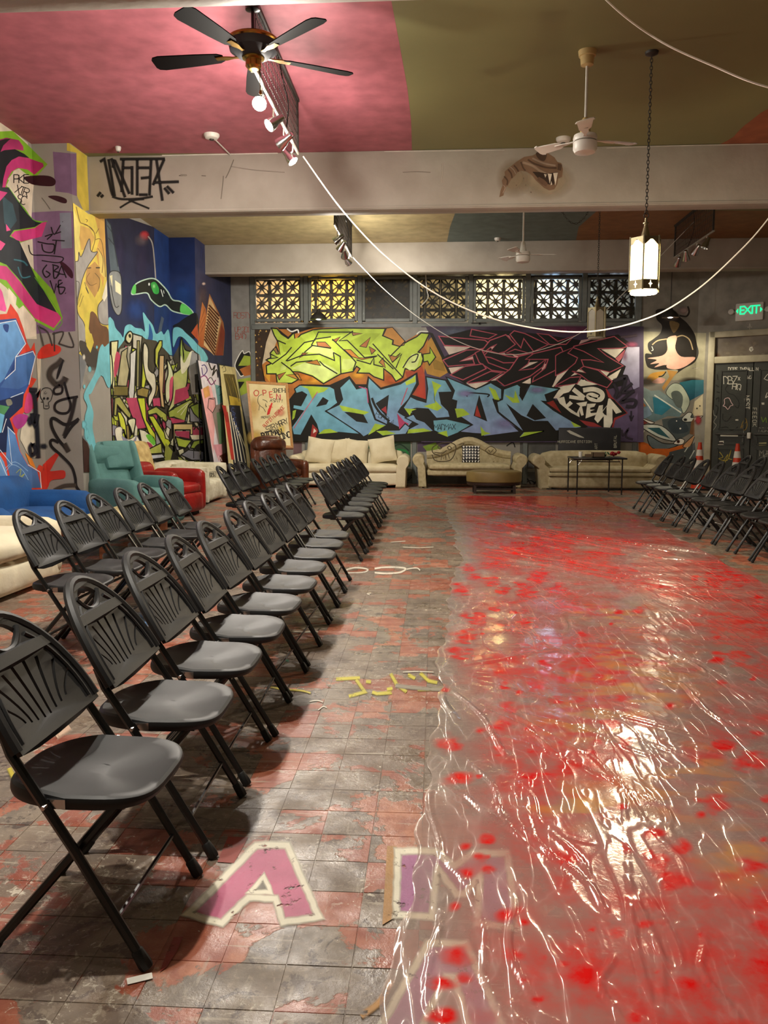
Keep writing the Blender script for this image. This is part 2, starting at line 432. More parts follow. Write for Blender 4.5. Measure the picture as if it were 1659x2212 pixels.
mat('exit_green', '0fbf6f', .4, emit=(0, .9, .3), estr=.75)
mat('red_paper', 'a51620', .7, col2='6e0c14', nscale=20)
mat('green_paper', '2d6b45', .7); mat('brown_paper', '6b5640', .7); mat('white_paper', 'e8e4da', .7)
mat('mesh_wire', '3d3631', .5, metal=.4)
def glass_mat(name, dirt, col, alpha):
    m = bpy.data.materials.new(name); m.use_nodes = True; nt = m.node_tree; b = nt.nodes['Principled BSDF']
    b.inputs['Base Color'].default_value = (*hx(col), 1); b.inputs['Roughness'].default_value = .45; b.inputs['Specular IOR Level'].default_value = .25
    tc = nd(nt, 'ShaderNodeTexCoord'); n = nd(nt, 'ShaderNodeTexNoise'); n.inputs['Scale'].default_value = 5; n.inputs['Detail'].default_value = 8
    nt.links.new(tc.outputs['Object'], n.inputs['Vector'])
    mr = nd(nt, 'ShaderNodeMapRange'); mr.inputs[1].default_value = .3; mr.inputs[2].default_value = .62; mr.inputs[3].default_value = alpha; mr.inputs[4].default_value = dirt
    nt.links.new(n.outputs[0], mr.inputs[0]); nt.links.new(mr.outputs[0], b.inputs['Alpha'])
    MATS[name] = m
glass_mat('pane_clean', .1, 'b8b8ac', .03)
glass_mat('pane_dirty', .97, '2c2922', .8)
glass_mat('pane_half', .75, '35332a', .3)

def floor_mat():
    """worn red quarry tiles under layers of grey paint, scuffs and spatter"""
    m = bpy.data.materials.new('tile_floor'); m.use_nodes = True; nt = m.node_tree; b = nt.nodes['Principled BSDF']; L = nt.links.new
    g = nd(nt, 'ShaderNodeNewGeometry'); P = g.outputs['Position']
    def noise(sc, det=6, vec=None, dist=0, rough=.55):
        n = nd(nt, 'ShaderNodeTexNoise'); n.inputs['Scale'].default_value = sc; n.inputs['Detail'].default_value = det; n.inputs['Distortion'].default_value = dist; n.inputs['Roughness'].default_value = rough
        L(vec or P, n.inputs['Vector']); return n.outputs[0]
    def rng(v, a, c, lo=0., hi=1.):
        r = nd(nt, 'ShaderNodeMapRange'); r.inputs[1].default_value = a; r.inputs[2].default_value = c; r.inputs[3].default_value = lo; r.inputs[4].default_value = hi; L(v, r.inputs[0]); return r.outputs[0]
    def mixc(f, a, c, bt='MIX'):
        x = nd(nt, 'ShaderNodeMix', data_type='RGBA', blend_type=bt)
        for s_, v in ((0, f), (6, a), (7, c)):
            if isinstance(v, tuple): x.inputs[s_].default_value = (*v, 1)
            elif isinstance(v, float): x.inputs[s_].default_value = v
            else: L(v, x.inputs[s_])
        return x.outputs[2]
    def ma(op, a, c):
        x = nd(nt, 'ShaderNodeMath', operation=op)
        for i, v in enumerate((a, c)):
            if isinstance(v, float): x.inputs[i].default_value = v
            else: L(v, x.inputs[i])
        return x.outputs[0]
    sc = nd(nt, 'ShaderNodeVectorMath', operation='SCALE'); sc.inputs[3].default_value = 1 / .165; L(P, sc.inputs[0])
    ad = nd(nt, 'ShaderNodeVectorMath', operation='ADD'); ad.inputs[1].default_value = (.2, .35, 5); L(sc.outputs[0], ad.inputs[0])
    fl = nd(nt, 'ShaderNodeVectorMath', operation='FLOOR'); L(ad.outputs[0], fl.inputs[0])
    wn = nd(nt, 'ShaderNodeTexWhiteNoise'); L(fl.outputs[0], wn.inputs['Vector']); rnd = wn.outputs['Value']
    tile = mixc(rnd, hx('9a5a44'), hx('b47a5e'))
    tile = mixc(rng(noise(14), .4, .7), tile, hx('84412e'))
    tile = mixc(ma('MULTIPLY', rng(noise(1.1, 5), .45, .6), .6), tile, hx('7a3a2c'))
    cover = ma('ADD', noise(2.1, 8, rough=.66, dist=.4), ma('MULTIPLY', rnd, .15))
    cm = ma('MULTIPLY', rng(cover, .535, .552), .93)
    grey = mixc(rng(noise(3.2, 5, rough=.65), .4, .6), hx('5d574e'), hx('7f7566'))
    grey = mixc(rng(noise(9, 6, dist=.8, rough=.7), .55, .585), grey, hx('45413b'))
    grey = mixc(rng(noise(.55, 3), .42, .6, 0, .75), grey, hx('6f5c4c'))
    grey = mixc(ma('MULTIPLY', rng(noise(30, 4, dist=.5, rough=.75), .55, .62), .5), grey, hx('968b7a'))
    c = mixc(cm, tile, grey)
    wt = ma('MULTIPLY', rng(noise(24, 6, dist=1.4, rough=.75), .57, .62), rng(noise(1.6, 5), .5, .6))
    c = mixc(ma('MULTIPLY', wt, .75), c, hx('cfc6b4'))
    st = nd(nt, 'ShaderNodeMapping'); st.inputs['Scale'].default_value = (1.2, 14, 1); st.inputs['Rotation'].default_value = (0, 0, .1); L(P, st.inputs[0])
    c = mixc(ma('MULTIPLY', rng(noise(2.2, 5, st.outputs[0], rough=.65), .6, .66), .5), c, hx('b0a592'))
    st2 = nd(nt, 'ShaderNodeMapping'); st2.inputs['Scale'].default_value = (9, 1.5, 1); st2.inputs['Rotation'].default_value = (0, 0, -.5); L(P, st2.inputs[0])
    c = mixc(ma('MULTIPLY', rng(noise(4, 5, st2.outputs[0], rough=.7), .6, .66), .4), c, hx('a39a89'))
    c = mixc(rng(noise(60, 2), .73, .76), c, hx('ece6d8'))
    L(c, b.inputs['Base Color'])
    L(rng(noise(6, 4), .35, .65, .24, .6), b.inputs['Roughness'])
    bp = nd(nt, 'ShaderNodeBump'); bp.inputs['Strength'].default_value = .3; bp.inputs['Distance'].default_value = .006
    L(ma('ADD', ma('MULTIPLY', noise(38, 5, rough=.7), 1.3), ma('MULTIPLY', cm, .5)), bp.inputs['Height']); L(bp.outputs[0], b.inputs['Normal'])
    MATS['tile_floor'] = m
floor_mat()

# ------------------------------------------------------------ the room
XL, XP, XR, YB, YF, HC = -4.79, -4.32, 7.84, 17.65, -3.0, 4.6
CORNER = Vector((5.35, YB, 0)); DDIR = Vector((math.cos(R(-34)), math.sin(R(-34)), 0)); DN = Vector((DDIR.y, -DDIR.x, 0))
if DN.y > 0: DN = -DN
T = .165
flo = MB().box(XL - .2, XR + .2, YF - .2, YB + .2, -.2, -.0018).build('floor', 'tile_floor', smooth=False); tag(flo, kind='structure')
tm = MB(); g_ = T / 2 - .0009
tm.add([(-g_, -g_, -.0018), (g_, -g_, -.0018), (g_, g_, -.0018), (-g_, g_, -.0018), (-g_ + .0009, -g_ + .0009, 0), (g_ - .0009, -g_ + .0009, 0), (g_ - .0009, g_ - .0009, 0), (-g_ + .0009, g_ - .0009, 0)],
       [(4, 5, 6, 7), (0, 1, 5, 4), (1, 2, 6, 5), (2, 3, 7, 6), (3, 0, 4, 7)])
TILE = tm.mesh('tile', 'tile_floor', False)
cells = []
for i in range(math.floor(XL / T) + 1, math.ceil(XR / T) - 1):
    for j in range(6, math.ceil(YB / T) - 1):
        x, y = (i + .5 - .2) * T, (j + .5 - .35) * T
        if x < XL + T / 2 or y > YB - T / 2: continue
        if (x - CORNER.x) * DN.x + (y - CORNER.y) * DN.y < .1 or x > XR - T / 2: continue
        px, py = proj((x, y, 0)); vis = -40 < px < 1700 and py < 2260
        cells.append((0 if vis else 1, y * y + x * x * .3, x, y))
cells.sort()
rest = MB()
for k, (_, _, x, y) in enumerate(cells):
    if k < 300: inst('tile', TILE, flo, (x, y, random.uniform(-.0005, .0004)))
    else:
        dz = random.uniform(-.0005, .0004)
        rest.add([(v.co.x + x, v.co.y + y, v.co.z + dz) for v in TILE.vertices], [tuple(p.vertices) for p in TILE.polygons])
me = bpy.data.meshes.new('tile_field'); me.from_pydata(rest.v, [], rest.f); me.materials.append(MATS['tile_floor'])
tf = inst('tile_field', me, flo); tag(tf, kind='stuff')

ceil_ = MB().box(XL - .2, XR + .2, YF - .2, YB + .2, HC, HC + .2).build('ceiling', 'ceiling_paint', smooth=False); tag(ceil_, kind='structure')
wl = MB().box(XL - .2, XL, YF - .2, YB + .2, 0, HC).build('wall_left', 'plaster', smooth=False); tag(wl, kind='structure')
for (a, b_) in ((4.7, 5.65), (9.95, 10.9), (15.05, YB)):
    MB().box(XL, XP, a, b_, 0, HC).build('pilaster', 'plaster', wl, smooth=False)
tag(MB().box(XR, XR + .2, YF - .2, 16.1, 0, HC).build('wall_right', 'plaster', smooth=False), kind='structure')
tag(MB().box(XL - .2, XR + .2, YF - .2, YF, 0, HC).build('wall_front', 'plaster', smooth=False), kind='structure')
BEAMS = []
for (a, b_, z) in ((5.14, 5.4, 3.91), (10.45, 10.72, 3.91), (15.7, 15.98, 4.06)):
    bm_ = MB().rbox(XP - .02, XR, a, b_, z, HC, .012, 2).build('ceiling_beam', 'beam_plaster'); tag(bm_, kind='structure')
    MB().box(XP, XR, a - .012, a, z + .012, z + .035).build('edge_moulding', 'beam_plaster', bm_)
    BEAMS.append(bm_)
# back wall with the row of openings under the second beam
zb, zt = ony(950, 692, YB).z, ony(950, 599, YB).z
xw0, xw1 = ony(545, 650, YB).x, ony(1382, 650, YB).x
wb = MB().box(XP, 5.4, YB, YB + .2, 0, zb - .02).box(XP, 5.4, YB, YB + .2, zt + .05, HC).box(XP, xw0, YB, YB + .2, zb - .02, zt + .05).box(xw1, 5.4, YB, YB + .2, zb - .02, zt + .05).build('wall_back', 'plaster', smooth=False)
tag(wb, kind='structure')
wd = MB().box(0, 3.1, -.2, 0, 0, HC, M=Matrix.Translation(CORNER) @ Matrix.Rotation(R(-34), 4, 'Z') @ Matrix.Scale(-1, 4, (0, 1, 0)))
wd = wd.build('wall_diagonal', 'plaster', smooth=False); tag(wd, kind='structure')

# windows: frame, sash, pane
glass = [(553, 649, 'pane_clean'), (672.6, 766, 'pane_clean'), (789, 885, 'pane_dirty'), (907.7, 1005, 'pane_half'), (1028.8, 1128, 'pane_clean'), (1153, 1250, 'pane_clean'), (1275, 1372.7, 'pane_half')]
for i, (a, b_, gm) in enumerate(glass):
    x0, x1 = ony(a, 645, YB).x, ony(b_, 645, YB).x
    z0, z1 = ony((a + b_) / 2, 688, YB).z, ony((a + b_) / 2, 603, YB).z
    wn_ = bpy.data.objects.new('window_%d' % (i + 1), None); COL.objects.link(wn_); wn_.location = ((x0 + x1) / 2, YB, z0); tag(wn_, kind='structure')
    h, v = (x1 - x0) / 2, z1 - z0
    for (q0, q1, r0, r1, nm) in ((-h - .06, -h, -.05, v + .04, 'stile'), (h, h + .06, -.05, v + .04, 'stile'), (-h, h, -.07, 0, 'bottom_rail'), (-h, h, v, v + .05, 'top_rail')):
        MB().rbox(q0, q1, -.02, .06, r0, r1, .006, 1).build(nm, 'frame_paint', wn_)
    MB().box(-h, h, .03, .036, 0, v).build('pane', gm, wn_)
MB().rbox(xw0 - .02, xw1 + .02, YB - .05, YB + .04, zb - .17, zb - .06, .01, 1).build('sill_rail', 'frame_paint', wb)
for px in (545, 661, 777.5, 896.5, 1017, 1140.5, 1262.5, 1381):
    x = ony(px, 645, YB).x
    MB().rbox(x - .05, x + .05, YB - .035, YB + .05, 0, zt + .06, .008, 1).build('mullion', 'frame_paint', wb)
# pierced concrete blocks outside the windows
BS = .335; hb = BS / 2
def lens(a, r0, r1, wd_):
    c, s_ = math.cos(a), math.sin(a); out = []
    for sgn in (1, -1):
        for k in range(7):
            t = k / 7; r = r0 + (r1 - r0) * (t if sgn > 0 else 1 - t); w_ = sgn * wd_ * math.sin(PI * (t if sgn > 0 else 1 - t))
            out.append((r * c - w_ * s_, r * s_ + w_ * c))
    return out
holes = []
for k in range(4):
    holes.append(lens(PI / 4 + k * PI / 2, .045, .185, .028))
    a = k * PI / 2; rot = lambda p: (p[0] * math.cos(a) - p[1] * math.sin(a), p[0] * math.sin(a) + p[1] * math.cos(a))
    holes.append([rot(p) for p in ((-.066, .14), (-.03, .088), (0, .048), (.03, .088), (.066, .14))])
BLOCK = curve_plate([(-hb + .003, -hb + .003), (hb - .003, -hb + .003), (hb - .003, hb - .003), (-hb + .003, hb - .003)], holes, .09)
BLOCK.materials.append(MATS['block'])
scr = MB().box(XP, 5.4, YB + .45, YB + .62, 0, 1.6).build('wall_screen', 'block', smooth=False); tag(scr, kind='structure')
for r_ in range(4):
    for c_ in range(25):
        inst('breeze_block', BLOCK, scr, (xw0 - .06 + hb + c_ * BS, YB + .5, zb - .06 + hb + (r_ - 1) * BS + .0), (R(90), 0, 0))
MB().box(xw0 - .1, xw0 + 25 * BS, YB + .45, YB + .55, 1.6, zb - .06 - BS).build('lower_courses', 'block', scr)
MB().box(xw0 - .1, xw0 + 25 * BS, YB + .45, YB + .55, zb - .06 + 3 * BS, HC).build('upper_courses', 'block', scr)
tag(MB().box(-6, 7, YB + 2.2, YB + 2.4, 0, 7).build('wall_exterior', 'exterior', smooth=False), kind='structure')

def light(name, kind, loc, energy, col, parent=None, size=.05, aim=None, spot=None, blend=.6):
    l = bpy.data.lights.new(name, kind); l.energy = energy; l.color = col
    if kind in ('POINT', 'SPOT'): l.shadow_soft_size = size
    if spot: l.spot_size = R(spot); l.spot_blend = blend
    o = bpy.data.objects.new(name, l); COL.objects.link(o); o.location = loc
    if aim is not None: o.rotation_euler = (Vector(aim) - Vector(loc)).to_track_quat('-Z', 'Y').to_euler()
    if parent: o.parent = parent
    return o
WARM = (1, .84, .62); WHITE = (1, .93, .82)
# point lights put outside: warm lamplight, and bluish ones standing in for daylight
for (px, e, c, dz) in ((600, 34, (1, .7, .45), 0), (725, 105, (1, .52, .05), -.1), (1000, 12, (1, .85, .5), 0), (1080, 85, (1, .8, .36), 0), (1195, 52, (.42, .68, 1), 0), (1320, 22, (.7, .82, 1), 0)):
    p = ony(px, 650, YB + 1.25); light('outside_light', 'POINT', (p.x, YB + 1.25, p.z + dz), e, c, wb, .12)

# ------------------------------------------------------------ painted surfaces
def edge(X, Y, keep): return halfplane((X, Y, 0), (X, Y, HC), keep)
sL1 = Surf((XL, 0, 0), (1, 0, 0), [edge(XL, 9.95, (0, 600))])
sP1f = Surf((0, 9.95, 0), (0, -1, 0), [edge(XL, 9.95, (105, 600)), edge(XP, 9.95, (105, 600))])
sP1s = Surf((XP, 0, 0), (1, 0, 0), [edge(XP, 9.95, (190, 700)), edge(XP, 10.9, (190, 700))])
sL2 = Surf((XL, 0, 0), (1, 0, 0), [edge(XP, 10.9, (300, 700)), edge(XL, 15.05, (300, 700))])
sP2f = Surf((0, 15.05, 0), (0, -1, 0), [edge(XL, 15.05, (400, 700)), edge(XP, 15.05, (400, 700))])
sP2s = Surf((XP, 0, 0), (1, 0, 0), [edge(XP, 15.05, (460, 700)), edge(XP, YB, (460, 700))])
sB = Surf((0, YB, 0), (0, -1, 0), [edge(XP, YB, (800, 700)), edge(CORNER.x, YB, (800, 700))])
sD = Surf(CORNER, DN, [edge(CORNER.x, YB, (1600, 700))])
sC = Surf((0, 0, HC), (0, 0, -1))
sBm = Surf((0, 10.45, 0), (0, -1, 0))
sF = Surf((0, 0, .0012), (0, 0, 1))
LEFT = [sL1, sP1f, sP1s, sL2, sP2f, sP2s]

# --- ceiling colours
p = Painter([sC])
pk = [(-200, 330), (-200, -300), (760, -300), (815, -100), (845, 0), (862, 90), (880, 190), (888, 260), (890, 332)]
p.fill(pk, 'a8606a')
p.fill([(1560, 330), (1585, 295), (1620, 262), (1690, 225), (1900, 200), (1900, 330)], '9a5a3c', True)
p.fill([(200, 540), (200, 460), (985, 460), (972, 490), (962, 540)], 'b0a076')
p.fill([(962, 540), (972, 490), (985, 455), (1290, 455), (1250, 490), (1240, 540)], '62706a')
p.fill([(1240, 540), (1250, 490), (1290, 455), (1800, 455), (1800, 540)], '8a6038')

# --- first beam: black tag and fossil skull painting
p = Painter([sBm], 0, 250, 2.664)
for st in ('575,265 600,250 640,430 650,460', '625,250 660,465', '655,250 650,300', '640,245 720,470', '660,255 745,450', '710,250 700,440', '760,290 760,455', '700,300 765,300', '790,250 790,460', '790,300 860,300', '800,455 850,455', '870,250 860,460', '860,355 810,360', '945,250 880,400', '900,250 935,490', '885,385 1030,380', '690,250 950,248', '560,465 580,440', '580,470 595,455', '945,415 975,450', '960,405 1000,445'):
    p.stroke([tuple(map(float, q.split(','))) for q in st.split()], 15, '1c1a19', soft=True)
p.dsl('''
S 1c1a19 12 645,465 700,480 800,478 880,465
S 1c1a19 10 690,530 760,490 830,480
S 1c1a19 10 740,485 800,510 860,535
S 4a4038 4 1030,345 1075,342
S 4a4038 3 1160,345 1185,347''')
p.k = (0, 0, 2.0)
p.dsl('''
S 6b6258 3 965,760 962,800 955,860
S 6b6258 3 1010,690 990,740 975,770
S 8a8175 6 780,757 805,757
S 8a8175 3 1000,720 1100,735 1230,745
S cfc7ba 5 700,672 900,668 1200,662
S 857c70 5 400,672 560,672''')
p.k = (830, 0, 2.0)
p.dsl('''
b b3a184 700,780,130,90 .8 .4
b a38f72 560,770,80,90 .7 .4
f 80654f 585,690 605,678 640,672 665,660 700,658 735,680 748,700 765,705 772,730 768,765 752,772 748,795 735,818 712,823 690,812 672,795 655,780 640,760 615,742 590,738 575,745 565,760 548,775 535,800 520,815 515,845 497,852 502,825 512,800 508,780 522,760 520,742 540,725 555,712 570,700
g 4e3c30 655,662 685,653 702,668 692,695 668,688
S 9f8872 12 598,702 640,716 672,738 700,752
S a08a76 9 640,684 690,706 740,716
S 5a4536 6 620,690 650,708 700,724 745,726
f 3c2d24 640,742 672,744 704,750 750,744 748,770 730,800 706,796 684,782 662,768
f 6f5543 668,764 690,776 706,792 700,806 680,796 660,776
f e6dac6 706,750 724,752 715,794
f e6dac6 730,748 750,746 739,802
f d8ccb8 690,752 702,754 696,768
f d8ccb8 718,800 726,798 722,782
f 5a4536 750,706 768,712 764,738 748,734
S 5a4536 5 590,700 600,725 610,738
S 5a4536 5 560,715 572,728 580,742
S 5a4536 5 535,732 548,750 552,770
S 5a4536 5 518,762 532,780 530,800
S a08a76 5 545,722 560,736 568,752
S a08a76 5 515,800 522,812 512,835
s 4a3d33 4 570,800 572,802
s 4a3d33 4 600,770 603,772
s 4a3d33 4 632,830 636,832
s 4a3d33 3 610,800 612,801
S b7ae9f 4 250,705 252,740 245,790
S 8a8175 3 80,745 140,742 200,745
S c9c1b3 4 0,655 250,652 520,650
S c9c1b3 4 960,640 1200,632 1659,622''')

# --- left wall, front bay: pink and black piece over a blue piece
# the two pieces run on along the wall towards the first pilaster
p = Painter([sL1])
def yz(t): return [proj((XL, *map(float, q.split(',')))) for q in t.split()]
for col, t in (('cfc6ae', '5.66,.2 9.12,.2 9.12,4.45 5.66,4.4'), ('7cae2a', '9.1,3.1 8.4,2.6 7.6,2.75 6.9,2.5 6.1,2.7 5.8,3.3 6.2,4.1 7.2,4.35 8.2,4.2 9.1,4.35'),
               ('23282c', '9.1,3.2 8.5,2.75 7.9,2.95 7.2,2.7 6.5,2.85 6.1,3.3 6.4,3.95 7.3,4.2 8.3,4.05 9.1,4.2'), ('c23a78', '9.1,3.5 8.6,3.1 8.1,3.2 8.3,3.75 9.1,3.95'),
               ('c23a78', '7.9,3.1 7.2,2.85 6.8,3.2 7.1,3.9 7.6,4.0 7.3,3.4'), ('e0508c', '6.7,3.1 6.3,3.2 6.4,3.7 6.8,3.8'), ('2f4a52', '8.5,3.3 8.2,3.4 8.4,3.8'),
               ('d8442e', '9.1,2.65 8.2,2.5 7.4,2.7 6.5,2.45 5.9,2.2 5.75,1.2 6.0,.3 9.1,.3'), ('2c4f8f', '9.1,2.5 8.2,2.35 7.4,2.52 6.6,2.25 6.1,2.0 6.0,1.2 6.2,.35 9.1,.35'),
               ('6a9ed0>4d7fb8', '9.1,2.4 8.3,2.25 8.0,1.7 8.4,1.1 9.1,1.3'), ('5d8cc8>48699c', '7.9,2.3 7.4,2.4 6.8,2.1 7.0,1.3 7.6,.9 8.2,.6 7.7,1.5'), ('7fb0dc>4d7ab8', '9.1,.9 8.3,.8 7.5,.4 9.1,.35'), ('16264e', '6.7,2.0 6.3,1.8 6.3,.9 6.9,.6 6.6,1.3')):
    p.fill(yz(t), col)
for t in ('9.1,2.4 8.3,2.25 8.0,1.7 8.4,1.1 9.1,1.3', '7.9,2.3 7.4,2.4 6.8,2.1 7.0,1.3 7.6,.9 8.2,.6 7.7,1.5'): p.stroke(yz(t), 3, 'e6ecf0', closed=True)
p = Painter([sL1, sP1f, sP1s], 0, 260, 4.425)
p.dsl('''
f 7b5f7c 300,880 565,865 700,870 720,2015 340,2040
f 7b5f7c 505,300 730,320 735,725 655,695 530,680
f 7a7f8a 570,885 680,880 690,1220 585,1225
f d2bd4c 640,205 830,340 850,860 800,870 735,720 730,310 640,290
f cfc6ae -80,-60 265,215 300,900 350,2090 -80,2090
f 7cae2a -60,110 120,100 290,260 455,420 350,540 260,520 180,460 130,480 60,620 130,740 250,850 300,950 430,970 380,1110 190,1170 280,1380 520,1640 600,1890 510,2010 300,1900 60,1600 -60,1500
f d8ccb6 75,560 140,480 230,520 340,540 310,700 300,930 230,830
f 8c2a56>c03a74 -60,200 60,165 180,190 220,250 225,290 130,275 60,300 0,320 -60,320
f 221d22 -60,210 40,180 100,175 30,240 0,310 -60,330
f 1f2226 -60,330 40,285 140,275 230,320 280,360 180,350 110,390 60,470 20,650 -60,700
f c23a78 15,690 30,560 60,440 110,380 180,345 270,360 410,410 420,440 330,520 260,470 170,455 110,490 70,560 50,640
f a82c62 290,370 410,410 420,440 330,520 295,495
f 23282c -60,640 80,640 200,810 310,950 400,980 330,1020 130,1050 90,1110 180,1150 330,1480 545,1840 350,1760 200,1540 60,1380 -60,1330
f 2f4a52 20,720 120,800 160,960 90,1050 40,980
f c43c7a -60,660 70,690 -10,780 -60,800
f c43c7a 100,1100 140,1060 330,1030 400,980 450,960 400,1110 200,1160 150,1140
f e0508c -60,1110 50,1180 10,1240 -60,1250
f e0508c 55,990 100,1050 60,1060
f c23a78 -60,1380 60,1395 180,1530 350,1755 550,1840 590,1890 515,1985 330,1890 200,1720 60,1530 -60,1500
f e0559a -60,1500 20,1640 60,1800 50,1830 -60,1800
f ddd0ba 80,1600 180,1720 330,1900 345,2060 240,2090 130,1880 60,1830
f 78b82c 160,1670 230,1760 180,1800 150,1760
S 3a6a74 16 130,1330 220,1350 260,1390
S 3a6a74 14 170,1400 210,1500 290,1490
c 5ea628 6 80,640 310,945 455,965
c 5ea628 6 330,1500 590,1890 510,2010
g 330f18 225,550 290,530 460,530 530,570 520,620 450,630 300,610
g 330f18 460,730 540,720 630,750 635,790 580,785
g 3a1424 570,1360 610,1360 690,1440 695,1510 650,1480
''')
tagc = '1c191a'
p.text('PKE', 130, 600, 80, tagc, 9, .6); p.text('XTR', 135, 690, 80, tagc, 8, .5, 20); p.text('SC', 150, 780, 80, tagc, 8, .5, 20)
p.dsl('''
c 1a1718 11 490,1020 520,1090 580,1000
s 1a1718 11 515,1090 585,1065
c 1a1718 12 360,1160 450,1180 520,1190 500,1260 420,1250 400,1180
c 1a1718 12 430,1110 500,1090 450,1140
s 1a1718 12 540,1150 520,1280
s 1a1718 10 500,1145 620,1152
c 1a1718 10 270,1190 300,1280 420,1290 600,1310 560,1360 400,1340
c 1a1718 12 450,1380 410,1440 440,1500 480,1470 440,1440
c 1a1718 12 500,1380 560,1400 520,1440 570,1460 520,1510 510,1390
s 1a1718 12 540,1510 590,1390 635,1505
s 1a1718 10 560,1465 620,1475
s 1a1718 12 480,1530 520,1650 540,1560
c 1a1718 12 600,1550 550,1590 620,1600 600,1650 570,1650 560,1540 590,1530
s 1a1718 14 625,1650 630,1655
s 1a1718 8 598,968 602,972
S 5a544e 5 400,740 440,790 480,850''')
p = Painter([sL1, sP1f, sP1s], 0, 640, 5.03)
p.dsl('''
f d8442e -60,200 70,190 110,80 190,190 250,350 290,500 330,580 370,500 385,640 340,880 395,900 340,990 300,1060 280,1200 380,1230 440,1000 420,1090 220,1300 180,1500 215,1680 300,1830 390,1890 420,1830 465,1850 470,2100 -60,2100
f 2c4f8f -60,260 170,240 280,510 200,640 350,585 385,660 320,940 260,1060 110,1130 -60,1150
f 6a9ed0>4d7fb8 -60,300 160,265 270,515 160,660 40,900 -60,1000
f 4a78b4>3b5f9a 180,660 355,600 380,655 310,950 200,1010 0,990 60,890 165,800
f 1c3d7c 100,840 155,690 160,790
s e6ecf0 8 -20,295 165,262 275,515 165,660 160,800 50,900
s e6ecf0 8 165,660 355,598 382,655 310,960
g 20407e 30,310 90,310 80,390 45,370
f 16264e -60,1150 110,1100 255,1060 240,1200 100,1330 160,1500 200,1690 -60,1700
f 4c8a56 -60,1170 100,1200 40,1290 -60,1260
g 7a7a6a 60,1130 110,1120 130,1170 80,1190
f 6fb4d8 -60,1250 45,1290 10,1480 -60,1500
f 7fb0dc>4d7ab8 -60,1640 40,1800 120,2090 -60,2100
f 5d8cc8>48699c 80,1420 160,1500 210,1680 300,1840 400,1900 445,2080 130,2090 60,1750
s d5e4f0 9 -20,1650 125,1830 80,1420 160,1500
s d5e4f0 8 -20,1740 70,1950 110,2080
s d5e4f0 8 110,1100 250,1045
c 8fb4dc 7 60,1900 130,1830 240,1890 330,2050
c 8fb4dc 7 50,1870 160,1800 300,1900
s e8eef2 8 300,1830 430,1910 445,2090
s e8eef2 8 65,1330 20,1480
g cfc6b0 240,1400 300,1360 390,1420 420,1700 330,1750 240,1600 215,1540
g b03a8c 130,1340 200,1280 300,1300 260,1400 180,1440
g c8407a 290,1060 350,1090 340,1240 260,1260
f e88a30 270,1700 340,1760 390,1880 320,1830
b 1b1c2a 320,1360,40,70 1 .5
S 1a1b26 50 345,1020 375,1120 385,1300 400,1500 410,1760
S 1a1b26 46 310,1015 400,1020
S 1a1b26 40 340,1270 370,1400 410,1280
S 1a1b26 44 350,1600 320,1650 340,1730 380,1680 350,1600
b 1a1b26 470,1630,60,40 1 .3
c b8c040 6 170,1920 220,1880 210,1980 260,1930 180,1990
''')
p.dsl('''
f c9bda6 390,640 440,660 430,1000 410,1010
g d0392a 400,640 450,560 540,515 650,545 660,600 580,650 420,680
f cf3a2c 460,1830 620,1690 650,1710 550,1890 480,1960
g cf3a2c 455,1900 560,1900 690,1890 715,1935 690,1980 560,2000 520,2080 465,2090
S 5a534b 18 410,310 450,440 475,540
S 3c3733 14 420,330 520,390 570,540
S 3c3733 14 590,390 595,600
S 3c3733 14 570,410 690,390 640,520
S 3c3733 14 750,390 800,550 640,515
''')
p.dsl('''
S 3d352d 56 680,680 640,730 560,790 540,870 600,950 640,970
t 1e1b19 34 690,690 650,800 620,900
S 3d352d 60 720,880 690,930 620,970
c 201c1a 24 650,960 590,1010 600,1060 670,1050 680,990 640,960
c 201c1a 26 700,930 740,1080 770,1180 740,1260 660,1270 600,1230 610,1160 690,1120 850,1090
S 2a2420 40 820,1100 780,1290 700,1520
c 201c1a 34 860,1330 780,1380 700,1390 600,1330 560,1340 570,1430 640,1560 740,1670
S 3a322a 50 700,1600 750,1690
c 201c1a 30 700,1540 780,1420 850,1350
c 201c1a 30 640,1590 580,1560 550,1580 570,1640 680,1740 780,1850 820,1970 830,2060 870,2120
S 4a4036 40 830,2050 700,2060 590,2110
c 222222 7 470,1150 435,1090 440,1030 490,995 550,1005 575,1060 555,1130 530,1155 535,1215 480,1215 475,1160 440,1145
b 1b1b1b 482,1110,14,16 1 .7
b 1b1b1b 522,1110,14,16 1 .7
c 333333 4 500,1030 485,1050 500,1060 512,1045
s 333333 4 490,1190 525,1190
s 333333 4 500,1180 505,1200
s 333333 4 515,1180 518,1200''')
